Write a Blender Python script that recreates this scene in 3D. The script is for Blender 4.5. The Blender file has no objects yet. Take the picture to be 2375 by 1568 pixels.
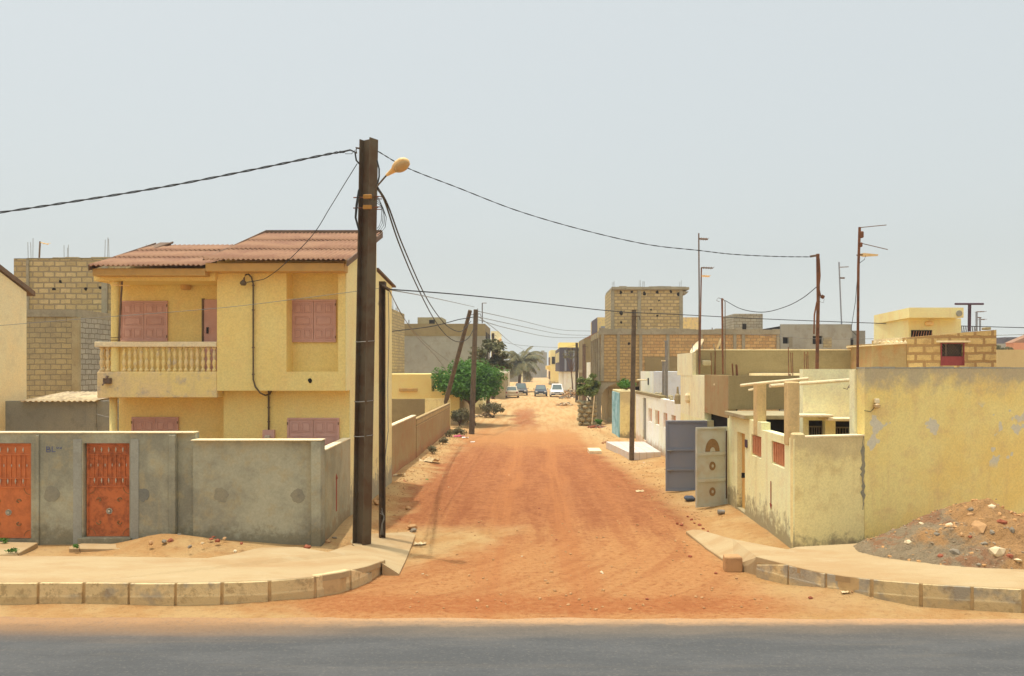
import bpy, bmesh, math, random
from mathutils import Vector, Matrix, noise as mnoise
R = math.radians
rnd = random.Random(7)
sc = bpy.context.scene
# ------------------------------------------------------------------ camera, sky, sun, exposure
F, CU, CV, EYE = 1900.0, 1235.0, 855.0, 3.6     # survey numbers: focal length and axis (picture 2374 wide), eye height in metres
cam_d = bpy.data.cameras.new("camera"); cam = bpy.data.objects.new("camera", cam_d)
sc.collection.objects.link(cam); sc.camera = cam
cam.location = (0, 0, EYE); cam.rotation_euler = (R(90), 0, 0)
cam_d.sensor_width = 36; cam_d.lens = 36 * F / 2374
cam_d.shift_x = (1187 - CU) / 2374; cam_d.shift_y = (CV - 784) / 2374
cam_d.clip_end = 6000; cam_d.clip_start = 0.05
TO_SUN = Vector((-0.150, 0.055, 1)).normalized()
SUN_EL = math.asin(TO_SUN.z)
w = bpy.data.worlds.new("World"); sc.world = w; w.use_nodes = True
nt = w.node_tree; bg = nt.nodes['Background']
sky = nt.nodes.new('ShaderNodeTexSky'); sky.sky_type = 'NISHITA'; sky.sun_disc = False
sky.sun_elevation = SUN_EL; sky.sun_rotation = math.atan2(TO_SUN.x, TO_SUN.y)
sky.air_density = 1.0; sky.dust_density = 7.0; sky.ozone_density = 1.0; sky.altitude = 0
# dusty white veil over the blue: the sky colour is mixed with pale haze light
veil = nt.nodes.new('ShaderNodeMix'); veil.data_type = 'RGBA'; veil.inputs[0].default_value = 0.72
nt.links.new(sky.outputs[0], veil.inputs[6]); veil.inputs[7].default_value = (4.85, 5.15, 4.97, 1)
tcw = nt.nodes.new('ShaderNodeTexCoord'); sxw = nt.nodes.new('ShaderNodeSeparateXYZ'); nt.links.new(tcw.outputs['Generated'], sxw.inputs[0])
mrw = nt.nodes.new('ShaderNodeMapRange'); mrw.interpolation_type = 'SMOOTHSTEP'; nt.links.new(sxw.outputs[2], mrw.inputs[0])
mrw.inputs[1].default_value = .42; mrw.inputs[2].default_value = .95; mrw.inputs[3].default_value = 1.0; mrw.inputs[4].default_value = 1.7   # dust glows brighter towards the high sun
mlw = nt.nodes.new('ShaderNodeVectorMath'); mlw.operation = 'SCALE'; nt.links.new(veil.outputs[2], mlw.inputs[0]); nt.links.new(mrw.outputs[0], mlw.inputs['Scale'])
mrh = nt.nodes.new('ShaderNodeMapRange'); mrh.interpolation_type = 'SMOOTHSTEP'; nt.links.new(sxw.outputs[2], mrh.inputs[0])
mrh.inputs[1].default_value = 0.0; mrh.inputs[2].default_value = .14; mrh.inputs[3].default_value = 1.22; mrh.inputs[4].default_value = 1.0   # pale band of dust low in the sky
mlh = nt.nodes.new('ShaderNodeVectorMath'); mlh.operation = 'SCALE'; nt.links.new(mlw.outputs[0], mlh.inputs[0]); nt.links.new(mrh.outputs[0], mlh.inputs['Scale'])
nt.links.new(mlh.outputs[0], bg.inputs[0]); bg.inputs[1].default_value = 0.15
sd = bpy.data.lights.new("sun", 'SUN'); sun = bpy.data.objects.new("sun", sd); sc.collection.objects.link(sun)
sd.energy = 2.6; sd.angle = R(0.9); sd.color = (1.0, 0.96, 0.88)
sun.rotation_euler = TO_SUN.to_track_quat('Z', 'Y').to_euler()
sc.view_settings.view_transform = 'Standard'; sc.view_settings.look = 'None'
sc.view_settings.exposure = 0.14; sc.view_settings.gamma = 1
try:
    sc.cycles.max_bounces = 8; sc.cycles.diffuse_bounces = 4; sc.cycles.volume_bounces = 0
    sc.cycles.volume_step_rate = 10; sc.cycles.use_denoising = True
except Exception: pass

# ------------------------------------------------------------------ helpers
def P(u, v, Y): return Vector(((u - CU) * Y / F, Y, EYE - (v - CV) * Y / F))
def G(u, v, z=0.0):
    Y = F * (EYE - z) / (v - CV); return Vector(((u - CU) * Y / F, Y, z))
def X(u, Y): return (u - CU) * Y / F
def Z(v, Y): return EYE - (v - CV) * Y / F

COL = sc.collection; WO = {}
def link(o): COL.objects.link(o); return o
def tag(o, label=None, cat=None, group=None, kind=None):
    if label: o['label'] = label
    if cat: o['category'] = cat
    if group: o['group'] = group
    if kind: o['kind'] = kind
    return o
def thing(name, loc, label, cat, group=None):
    o = bpy.data.objects.new(name, None); o.empty_display_size = 0.2; link(o)
    o.location = loc; WO[o.name] = Vector(loc); return tag(o, label, cat, group)

class MB:
    def __init__(s, mat=None): s.v = []; s.f = []; s.m = mat
    def add(s, vs, fs):
        b = len(s.v)
        s.v += [tuple(s.m @ Vector(p)) if s.m else tuple(p) for p in vs]
        s.f += [tuple(b + i for i in f) for f in fs]; return s
    def box(s, x0, x1, y0, y1, z0, z1):
        if x0 > x1: x0, x1 = x1, x0
        if y0 > y1: y0, y1 = y1, y0
        if z0 > z1: z0, z1 = z1, z0
        vs = [(x, y, z) for z in (z0, z1) for y in (y0, y1) for x in (x0, x1)]
        return s.add(vs, [(0,2,3,1),(4,5,7,6),(0,1,5,4),(2,6,7,3),(0,4,6,2),(1,3,7,5)])
    def prism(s, pts, vec):                       # pts: 3-D loop, extruded by vec
        n = len(pts); vec = Vector(vec); a = [Vector(p) for p in pts]
        nn = Vector((0,0,0))
        for i in range(n): nn += a[i].cross(a[(i+1) % n])
        if nn.dot(vec) > 0: a.reverse()
        b = [p + vec for p in a]
        fs = [tuple(range(n)), tuple(range(2*n-1, n-1, -1))] + [(i, n+i, n+(i+1) % n, (i+1) % n) for i in range(n)]
        return s.add(a + b, [tuple(f) for f in fs])
    def ring(s, c, ax, r, n):
        ax = ax.normalized(); up = Vector((0,0,1)) if abs(ax.z) < .9 else Vector((1,0,0))
        e1 = ax.cross(up).normalized(); e2 = ax.cross(e1)
        return [c + e1*(r*math.cos(2*math.pi*i/n)) + e2*(r*math.sin(2*math.pi*i/n)) for i in range(n)]
    def tube(s, pts, r, n=6, r1=None, cap=True):
        pts = [Vector(p) for p in pts]; k = len(pts); vs = []; fs = []
        for i, p in enumerate(pts):
            d = (pts[min(i+1, k-1)] - pts[max(i-1, 0)])
            if d.length < 1e-9: d = Vector((0,0,1))
            rr = r if r1 is None else r + (r1 - r) * i / (k-1)
            vs += s.ring(p, d, rr, n)
        for i in range(k-1):
            for j in range(n):
                a = i*n + j; b = i*n + (j+1) % n; fs.append((a, a+n, b+n, b))
        if cap: fs += [tuple(range(n)), tuple(range(k*n-1, (k-1)*n-1, -1))]
        return s.add(vs, fs)
    def lathe(s, c, prof, n=10):                   # prof: (r, z)
        vs = []; fs = []; c = Vector(c)
        for r, z in prof: vs += [c + Vector((r*math.cos(2*math.pi*i/n), r*math.sin(2*math.pi*i/n), z)) for i in range(n)]
        for i in range(len(prof)-1):
            for j in range(n): a = i*n+j; b = i*n+(j+1) % n; fs.append((a, b, b+n, a+n))
        fs += [tuple(range(n-1, -1, -1)), tuple(range((len(prof)-1)*n, len(prof)*n))]
        return s.add(vs, fs)
    def disc(s, c, ax, r, t, n=14, jit=0, rg=None, sx=1, sz=1):   # thin disc with thickness t along ax
        c = Vector(c); ax = Vector(ax).normalized(); up = Vector((0,0,1)) if abs(ax.z) < .9 else Vector((1,0,0))
        e1 = ax.cross(up).normalized(); e2 = e1.cross(ax); pts = []
        for i in range(n):
            q = r * (1 + (rg.uniform(-jit, jit) if rg else 0)); a = 2*math.pi*i/n
            pts.append(c + e1*(q*sx*math.cos(a)) + e2*(q*sz*math.sin(a)))
        return s.prism(pts, ax * t)
    def rock(s, c, r, rg, flat=.7):
        c = Vector(c); t = (1+5**.5)/2
        vs = [(-1,t,0),(1,t,0),(-1,-t,0),(1,-t,0),(0,-1,t),(0,1,t),(0,-1,-t),(0,1,-t),(t,0,-1),(t,0,1),(-t,0,-1),(-t,0,1)]
        fs = [(0,11,5),(0,5,1),(0,1,7),(0,7,10),(0,10,11),(1,5,9),(5,11,4),(11,10,2),(10,7,6),(7,1,8),(3,9,4),(3,4,2),(3,2,6),(3,6,8),(3,8,9),(4,9,5),(2,4,11),(6,2,10),(8,6,7),(9,8,1)]
        m = Matrix.Rotation(rg.uniform(0, 6.28), 3, 'Z') @ Matrix.Rotation(rg.uniform(-.5, .5), 3, 'X')
        sx, sy, sz = rg.uniform(.7, 1.3), rg.uniform(.7, 1.3), flat*rg.uniform(.7, 1.2)
        out = []
        for p in vs:
            q = Vector(p).normalized() * r * rg.uniform(.75, 1.15); q = m @ Vector((q.x*sx, q.y*sy, q.z*sz)); out.append(c + q)
        return s.add(out, fs)
    def build(s, name, mat, parent=None, bevel=0, smooth=False, label=None, seg=1):
        vs = [Vector(v) for v in s.v]
        lo = [min(v[i] for v in vs) for i in range(3)]; hi = [max(v[i] for v in vs) for i in range(3)]
        o0 = Vector(((lo[0]+hi[0])/2, (lo[1]+hi[1])/2, lo[2]))
        me = bpy.data.meshes.new(name); me.from_pydata([v - o0 for v in vs], [], s.f); me.update()
        uv = me.uv_layers.new(name='uv')
        for p in me.polygons:
            n = p.normal
            for li in p.loop_indices:
                c = vs[me.loops[li].vertex_index]
                if abs(n.z) > .7: q = (c.x, c.y)
                elif abs(n.x) > abs(n.y): q = (c.y, c.z)
                else: q = (c.x, c.z)
                uv.data[li].uv = q
            p.use_smooth = smooth
        o = bpy.data.objects.new(name, me); link(o)
        for mm in (mat if isinstance(mat, (list, tuple)) else [mat]): me.materials.append(mm)
        if parent is not None: o.parent = parent; o.location = o0 - WO[parent.name]
        else: o.location = o0
        WO[o.name] = o0
        if bevel:
            b = o.modifiers.new('bevel', 'BEVEL'); b.width = bevel; b.segments = seg; b.limit_method = 'ANGLE'; b.angle_limit = R(35)
        if label: o['label'] = label
        return o

def wall(mb, p0, p1, z0, z1, th, holes=(), top=None):
    """wall whose visible face runs p0->p1 (xy); thickness goes to the left of p0->p1. holes: (s0,s1,z0,z1) along the face"""
    p0 = Vector(p0[:2]); p1 = Vector(p1[:2]); L = (p1-p0).length; d = (p1-p0)/L; nrm = Vector((-d.y, d.x))
    S = sorted({0, L} | {max(0, min(L, h[i])) for h in holes for i in (0, 1)})
    ZZ = sorted({z0, z1} | {max(z0, min(z1, h[i])) for h in holes for i in (2, 3)})
    def solid(i, j):
        if i < 0 or j < 0 or i >= len(S)-1 or j >= len(ZZ)-1: return False
        cs = (S[i]+S[i+1])/2; cz = (ZZ[j]+ZZ[j+1])/2
        return not any(h[0] < cs < h[1] and h[2] < cz < h[3] for h in holes)
    def V(s_, t, z): q = p0 + d*s_ + nrm*t; return (q.x, q.y, z)
    for i in range(len(S)-1):
        for j in range(len(ZZ)-1):
            if not solid(i, j): continue
            a, b, c, e = S[i], S[i+1], ZZ[j], ZZ[j+1]
            mb.add([V(a,0,c),V(b,0,c),V(b,0,e),V(a,0,e)], [(0,1,2,3)])
            mb.add([V(a,th,c),V(b,th,c),V(b,th,e),V(a,th,e)], [(3,2,1,0)])
            if not solid(i-1, j): mb.add([V(a,0,c),V(a,th,c),V(a,th,e),V(a,0,e)], [(3,2,1,0)])
            if not solid(i+1, j): mb.add([V(b,0,c),V(b,th,c),V(b,th,e),V(b,0,e)], [(0,1,2,3)])
            if not solid(i, j-1): mb.add([V(a,0,c),V(b,0,c),V(b,th,c),V(a,th,c)], [(3,2,1,0)])
            if not solid(i, j+1): mb.add([V(a,0,e),V(b,0,e),V(b,th,e),V(a,th,e)], [(0,1,2,3)])
    return mb

# ------------------------------------------------------------------ materials
def srgb(r, g, b):
    f = lambda c: (c/255/12.92) if c/255 <= .04045 else ((c/255+.055)/1.055)**2.4
    return (f(r), f(g), f(b), 1)
class N:
    def __init__(s, name):
        s.mat = bpy.data.materials.new(name); s.mat.use_nodes = True; s.t = s.mat.node_tree
        s.b = s.t.nodes['Principled BSDF']; s.b.inputs['Roughness'].default_value = .9
        s.b.inputs['Specular IOR Level'].default_value = .25
        s.geo = None
    def nd(s, ty, ins=None, **kw):
        n = s.t.nodes.new(ty)
        for k, v in kw.items(): setattr(n, k, v)
        for k, v in (ins or {}).items(): s.set(n.inputs[k], v)
        return n
    def set(s, sock, v):
        if isinstance(v, bpy.types.NodeSocket): s.t.links.new(v, sock)
        else: sock.default_value = v
    def pos(s):
        if not s.geo: s.geo = s.nd('ShaderNodeNewGeometry')
        return s.geo.outputs['Position']
    def vec(s, sx, sy, sz, off=(0,0,0)):
        m = s.nd('ShaderNodeMapping', {'Vector': s.pos(), 'Scale': (sx, sy, sz), 'Location': off}); return m.outputs[0]
    def noise(s, scale, detail=4, rough=.6, vec=None, dist=0):
        return s.nd('ShaderNodeTexNoise', {'Vector': vec or s.pos(), 'Scale': scale, 'Detail': detail, 'Roughness': rough, 'Distortion': dist}).outputs[0]
    def math(s, op, a, b=0.0, clamp=False):
        n = s.nd('ShaderNodeMath', {0: a, 1: b}, operation=op); n.use_clamp = clamp; return n.outputs[0]
    def rng(s, x, a, b, c=0.0, d=1.0):
        return s.nd('ShaderNodeMapRange', {0: x, 1: a, 2: b, 3: c, 4: d}, interpolation_type='SMOOTHSTEP').outputs[0]
    def mix(s, f, a, b, mode='MIX'):
        n = s.nd('ShaderNodeMix', data_type='RGBA', blend_type=mode)
        s.set(n.inputs[0], f); s.set(n.inputs[6], a); s.set(n.inputs[7], b); return n.outputs[2]
    def xyz(s):
        n = s.nd('ShaderNodeSeparateXYZ', {0: s.pos()}); return n.outputs
    def bump(s, h, strength=.3, dist=.02):
        n = s.nd('ShaderNodeBump', {'Height': h, 'Strength': strength, 'Distance': dist}); s.t.links.new(n.outputs[0], s.b.inputs['Normal'])
    def out(s, col, rough=None, metal=None):
        s.set(s.b.inputs['Base Color'], col)
        if rough is not None: s.set(s.b.inputs['Roughness'], rough)
        if metal is not None: s.b.inputs['Metallic'].default_value = metal
        return s.mat

def plaster(name, col, var, stain, amt=.5, sc_=1.0, base=None, base_h=.8, patch=None, patch_t=.68, zp=(0, 9), top=None, top_z=0, bump=.25, streak=.3, off=0, tone='g'):
    """painted or bare render: mottling, stains, splash dirt at the foot, peeled patches"""
    k_ = {'y': (1.42, 1.42, 1.62), 'g': (1.10, 1.20, 1.26), 'c': (1.30, 1.42, 1.68), 't': (.72, .74, .62)}[tone]
    g_ = lambda c: tuple(min(.95, q*k) for q, k in zip(c[:3], k_)) + (1,) if c else c
    col, var, stain, base, patch, top = map(g_, (col, var, stain, base, patch, top))
    n = N(name); x, y, z = n.xyz()
    o = (off, off*1.7, off*.6)
    big = n.noise(.55*sc_, 5, .65, n.vec(1, 1, 1, o)); mid = n.noise(2.6*sc_, 5, .65, n.vec(1, 1, 1, o)); fine = n.noise(26, 4, .7)
    c = n.mix(n.rng(big, .35, .65), col, var)
    c = n.mix(n.math('MULTIPLY', n.rng(mid, .48, .72), amt), c, stain)
    if streak:
        st = n.noise(1.0, 4, .6, n.vec(3.2, 3.2, .28, o)); c = n.mix(n.math('MULTIPLY', n.rng(st, .53, .75), streak), c, stain)
    if base:
        e = n.math('ADD', n.math('MULTIPLY', n.math('SUBTRACT', n.noise(3.2, 5, .7), .5), base_h*2.4), n.math('MULTIPLY', n.math('SUBTRACT', n.noise(11, 4, .7), .5), base_h*.8))
        h = n.math('ADD', z, e)
        c = n.mix(n.math('MULTIPLY', n.rng(h, base_h*1.05, base_h*.35), .75), c, base)
    if top:
        h = n.math('ADD', z, n.math('MULTIPLY', n.math('SUBTRACT', n.noise(2.2, 5, .7), .5), 1.3))
        c = n.mix(n.math('MULTIPLY', n.rng(h, top_z-.55, top_z-.02), .75), c, top)
    if patch:
        pn = n.noise(1.7, 3, .55, n.vec(1, 1, 1.1, (3.1+off, 1, 0))); m = n.rng(pn, patch_t, patch_t+.015)
        zm = n.math('MULTIPLY', n.rng(z, zp[0], zp[0]+.2), n.rng(z, zp[1], zp[1]-.2))
        c = n.mix(n.math('MULTIPLY', m, zm), c, patch)
    c = n.mix(n.math('MULTIPLY', n.rng(fine, .3, .7), .16), c, (.02,.015,.01,1))
    n.bump(n.math('ADD', n.math('MULTIPLY', mid, .6), n.math('MULTIPLY', fine, .4)), bump, .02)
    return n.out(c)

def brick(name, c1, c2, mortar, bw=.4, rh=.2, ms=.022, smooth_=.25, dist=.035, mess=.5, dirt=None, dz=None):
    g_ = lambda c: tuple(min(.9, q*k) for q, k in zip(c[:3], (1.22, 1.24, 1.22))) + (1,)
    c1, c2, mortar = g_(c1), g_(c2), g_(mortar)
    n = N(name); uv = n.nd('ShaderNodeUVMap'); 
    d = n.nd('ShaderNodeTexNoise', {'Vector': uv.outputs[0], 'Scale': 3.5, 'Detail': 3}); 
    v = n.nd('ShaderNodeVectorMath', operation='MULTIPLY_ADD')
    n.set(v.inputs[0], d.outputs['Color']); v.inputs[1].default_value = (dist*2, dist*2, 0); n.set(v.inputs[2], uv.outputs[0])
    b = n.nd('ShaderNodeTexBrick', {'Vector': v.outputs[0], 'Color1': c1, 'Color2': c2, 'Mortar': mortar, 'Scale': 1.0, 'Mortar Size': ms, 'Mortar Smooth': smooth_, 'Bias': -.1, 'Brick Width': bw, 'Row Height': rh})
    big = n.noise(.7, 5, .7); mid = n.noise(3.0, 5, .7); fine = n.noise(22, 4, .7)
    c = n.mix(n.math('MULTIPLY', n.rng(mid, .46, .7), mess), b.outputs[0], mortar)
    c = n.mix(n.math('MULTIPLY', n.rng(big, .45, .7), .4), c, dirt or mortar)
    c = n.mix(n.math('MULTIPLY', n.rng(fine, .3, .7), .25), c, (.03,.02,.01,1))
    n.bump(n.math('ADD', n.math('MULTIPLY', b.outputs[1], -.8), n.math('MULTIPLY', fine, .5)), .7, .03)
    return n.out(c)

def simple(name, col, var=None, scale=6, rough=.8, metal=0, bump=.1, amt=.5):
    n = N(name); f = n.noise(scale, 5, .65); g = n.noise(scale*6, 3, .6)
    c = n.mix(n.math('MULTIPLY', n.rng(f, .4, .68), amt), col, var or tuple(x*.6 for x in col[:3]) + (1,))
    if bump: n.bump(g, bump, .01)
    return n.out(c, rough, metal)

M = {}
M['yellow'] = plaster('yellow_paint', srgb(230,194,118), srgb(228,188,108), srgb(212,172,104), .25, base=srgb(150,130,105), base_h=.7, streak=.22, tone='y')
M['yellow_side'] = plaster('yellow_paint_side_lit', srgb(238,205,140), srgb(232,196,125), srgb(214,180,120), .4, base=srgb(120,108,92), base_h=1.0, streak=.35, tone='c')  # paler copy of the yellow: brighter light on the house side put into colour
M['gable'] = plaster('faded_cream_paint', srgb(206,196,150), srgb(212,192,138), srgb(190,176,132), .5, .8, streak=.3, tone='y')
M['yellow_slab'] = plaster('yellow_worn', srgb(226,190,115), srgb(205,180,125), srgb(165,150,125), .8, 1.6, streak=.3, tone='y')
M['yellow_wall'] = plaster('yellow_worn_wall', srgb(228,188,106), srgb(230,198,122), srgb(196,166,108), .5, base=srgb(150,130,92), base_h=.3,
                           patch=srgb(190,184,152), patch_t=.625, zp=(1.5, 2.95), top=srgb(150,142,118), top_z=3.6, streak=.45, off=4, tone='y')
M['cream_wall'] = plaster('cream_worn_wall_lit', srgb(240,216,158), srgb(238,208,144), srgb(208,182,124), .4, base=srgb(120,100,70), base_h=.75, streak=.4, off=2, tone='c')  # paler copy of the ochre wall: grazing sun on street face put into colour
M['olive_wall'] = plaster('ochre_worn_wall', srgb(228,200,132), srgb(220,198,132), srgb(180,155,95), .5, base=srgb(112,100,76), base_h=.38, top=srgb(176,158,110), top_z=2.2, streak=.4, off=6, tone='y')
M['cream'] = plaster('cream_plaster', srgb(236,214,165), srgb(230,205,150), srgb(200,180,140), .5, streak=.5, off=9, tone='c')
M['white_wall'] = plaster('white_plaster', srgb(240,225,190), srgb(232,214,175), srgb(205,185,145), .45, base=srgb(190,150,105), base_h=.5, streak=.35, off=3, tone='c')
M['bluewhite'] = plaster('pale_blue_plaster', srgb(214,214,218), srgb(222,218,212), srgb(190,185,178), .4, streak=.3)
M['grey'] = plaster('grey_render', srgb(176,166,138), srgb(138,130,110), srgb(176,152,110), .5, 1.5, base=srgb(122,110,84), base_h=.5, streak=.4, bump=.4)
M['grey2'] = plaster('grey_render_far', srgb(165,158,142), srgb(150,143,128), srgb(135,122,100), .5, .7, streak=.3)
M['grey_tan'] = plaster('tan_render', srgb(152,132,92), srgb(142,122,84), srgb(126,106,70), .5, .8, streak=.35, tone='g')
M['grey_dark'] = plaster('dark_render', srgb(140,135,124), srgb(150,142,126), srgb(112,108,100), .5, 1.3, streak=.3)
M['side_grey'] = plaster('warm_grey_render', srgb(178,164,130), srgb(150,140,112), srgb(170,136,92), .55, 1.3, base=srgb(140,112,76), base_h=.5, streak=.4)
M['roadwall'] = plaster('reddish_render', srgb(168,142,98), srgb(162,130,84), srgb(168,106,62), .5, .9, base=srgb(170,110,72), base_h=.5, streak=.6, tone='g')
M['cap'] = plaster('wall_cap', srgb(226,200,150), srgb(216,188,138), srgb(180,160,125), .5, 2, streak=0, tone='c')
M['pillar'] = plaster('ochre_pillar', srgb(190,166,110), srgb(176,150,98), srgb(150,130,90), .5, 2, streak=.4, tone='y')
M['patch'] = plaster('plaster_patch', srgb(150,138,112), srgb(140,130,110), srgb(120,112,98), .5, 3, streak=0, tone='g')
M['patch_dark'] = plaster('plaster_patch_dark', srgb(118,114,104), srgb(124,118,104), srgb(105,100,90), .5, 3, streak=0)
M['pink'] = simple('pink_paint', srgb(212,168,152), srgb(198,150,134), 5, .7, 0, .05)
M['orange_door'] = simple('orange_paint', srgb(206,118,66), srgb(166,90,50), 7, .55, 0, .1, .55)
M['orange_door_worn'] = simple('orange_paint_worn', srgb(196,110,62), srgb(140,76,44), 9, .55, 0, .15, .8)
M['ornament'] = simple('grey_ornament', srgb(200,190,168), srgb(166,150,124), 20, .6)
M['steel'] = simple('rusty_steel', srgb(90,70,48), srgb(62,50,38), 3.5, .7, .2, .3, .9)
M['steel_face'] = simple('weathered_steel', srgb(100,88,68), srgb(88,64,42), 2.2, .65, .2, .3, .9)
M['wood_pole'] = simple('grey_pole', srgb(108,94,74), srgb(82,70,54), 5, .85, 0, .3, .8)
M['rust'] = simple('rust', srgb(128,84,56), srgb(88,62,50), 5, .85, 0, .3, .8)
M['galv'] = simple('galvanised', srgb(150,148,140), srgb(120,112,100), 8, .6, .4, .1)
M['wire'] = simple('black_cable', srgb(52,54,54), srgb(40,42,42), 10, .6, 0, 0)
M['wire_light'] = simple('grey_cable', srgb(130,128,120), srgb(110,108,100), 10, .6, 0, 0)
M['lampshell'] = simple('lamp_shell', srgb(240,206,146), srgb(214,164,96), 8, .5, 0, .05)
M['lampglass'] = simple('lamp_glass', srgb(196,168,120), srgb(180,140,90), 20, .25, 0, .02)
M['brass'] = simple('clamp_band', srgb(176,128,58), srgb(140,98,48), 20, .5, .3)
M['tile_roof'] = simple('roof_sheet', srgb(160,122,92), srgb(136,96,74), 1.4, .85, 0, .15, .7)
M['roof_grey'] = simple('roof_sheet_grey', srgb(205,185,145), srgb(150,130,105), 3, .8, 0, .1, .8)
M['fascia'] = simple('fascia_board', srgb(120,98,78), srgb(90,74,62), 5, .85)
M['fascia_y'] = simple('fascia_yellow', srgb(205,165,98), srgb(176,142,90), 3, .85)
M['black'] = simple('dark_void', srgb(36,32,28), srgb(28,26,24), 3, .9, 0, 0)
M['grille'] = simple('painted_grille', srgb(120,112,96), srgb(90,84,74), 12, .6)
M['louver'] = simple('terracotta_block', srgb(214,150,108), srgb(190,124,84), 8, .8)
M['red_mark'] = simple('red_paint', srgb(158,72,52), srgb(140,62,46), 10, .8, 0, 0)
M['blue_mark'] = simple('blue_paint', srgb(88,98,140), srgb(70,80,120), 10, .8, 0, 0)
M['gate_grey'] = simple('grey_gate', srgb(142,148,158), srgb(150,150,150), 3, .6, 0, .05, .4)
M['gate_beige'] = simple('beige_gate', srgb(192,194,178), srgb(184,172,142), 2.4, .6, 0, .05, .7)
M['gate_orn'] = simple('gate_ornament', srgb(146,116,74), srgb(120,92,58), 14, .7)
M['teal'] = plaster('teal_paint', srgb(176,206,208), srgb(120,168,172), srgb(60,130,128), .8, 1.6, streak=.2)
M['tiles'] = None
M['maroon'] = simple('maroon_paint', srgb(140,62,60), srgb(120,50,50), 6, .6)
M['charcoal'] = simple('charcoal_plaster', srgb(82,76,84), srgb(70,66,72), 2, .8)
M['purple_steel'] = simple('purple_steel', srgb(84,62,74), srgb(70,54,60), 6, .7)
M['brick_y'] = brick('yellow_block', srgb(198,176,128), srgb(172,150,104), srgb(150,134,104), .45, .225, .035, mess=.5)
M['brick_l'] = brick('grey_block', srgb(178,162,120), srgb(164,150,116), srgb(134,124,100), ms=.018, mess=.5)
M['brick_g'] = brick('pale_grey_block', srgb(172,168,152), srgb(152,150,138), srgb(122,114,98), ms=.018, mess=.4)
M['brick_o'] = brick('orange_block', srgb(204,168,114), srgb(180,142,94), srgb(150,128,92), ms=.018, mess=.25)
M['brick_t'] = brick('tan_block', srgb(190,160,108), srgb(176,146,96), srgb(146,126,90), ms=.028, mess=.5)
M['brick_big'] = brick('rough_block', srgb(206,176,118), srgb(190,160,104), srgb(158,124,80), .5, .24, .045, mess=.8)
M['conc_col'] = plaster('bare_concrete', srgb(166,152,126), srgb(150,138,114), srgb(130,116,94), .6, 2, streak=.4)
M['conc_rough'] = plaster('rough_concrete', srgb(176,158,120), srgb(160,140,102), srgb(140,120,90), .6, 2, streak=.4)
def m_kerb():
    n = N('kerb_stone'); x, y, z = n.xyz(); big = n.noise(1.1, 4, .6); mid = n.noise(5, 5, .7); fine = n.noise(30, 4, .7)
    oi = n.nd('ShaderNodeObjectInfo')
    c = n.mix(oi.outputs['Random'], srgb(214,188,136), srgb(226,200,148))
    c = n.mix(n.math('MULTIPLY', n.rng(mid, .5, .7), .55), c, srgb(150,128,92))
    c = n.mix(n.math('MULTIPLY', n.rng(big, .52, .62), .6), c, srgb(122,126,128))
    c = n.mix(n.math('MULTIPLY', n.rng(n.noise(4.5, 5, .75), .53, .62), .5), c, srgb(150,122,82))
    c = n.mix(n.math('MULTIPLY', n.rng(n.math('ADD', z, n.math('MULTIPLY', mid, .05)), .15, .135), .45), c, srgb(176,150,104))
    n.bump(n.math('ADD', mid, fine), .5, .02); return n.out(c)
M['kerb'] = m_kerb()
M['joint'] = simple('joint_mortar', srgb(200,168,118), srgb(168,136,92), 8, .95, 0, .3)
def m_pave():
    srgb = lambda r, g, b: tuple(q*.58 for q in globals()['srgb'](r, g, b)[:3]) + (1,)
    n = N('pavement_concrete'); big = n.noise(.5, 5, .6, n.vec(1, 2.2, 1)); mid = n.noise(2.2, 5, .65, n.vec(1, 2.6, 1)); fine = n.noise(40, 4, .7)
    c = n.mix(n.rng(big, .4, .62), srgb(232,202,150), srgb(222,184,130))
    c = n.mix(n.math('MULTIPLY', n.rng(mid, .5, .72), .45), c, srgb(240,216,170))
    c = n.mix(n.math('MULTIPLY', n.rng(fine, .35, .7), .1), c, (.1,.06,.03,1))
    n.bump(n.math('ADD', mid, n.math('MULTIPLY', fine, .4)), .25, .02); return n.out(c)
M['pave'] = m_pave()
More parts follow.
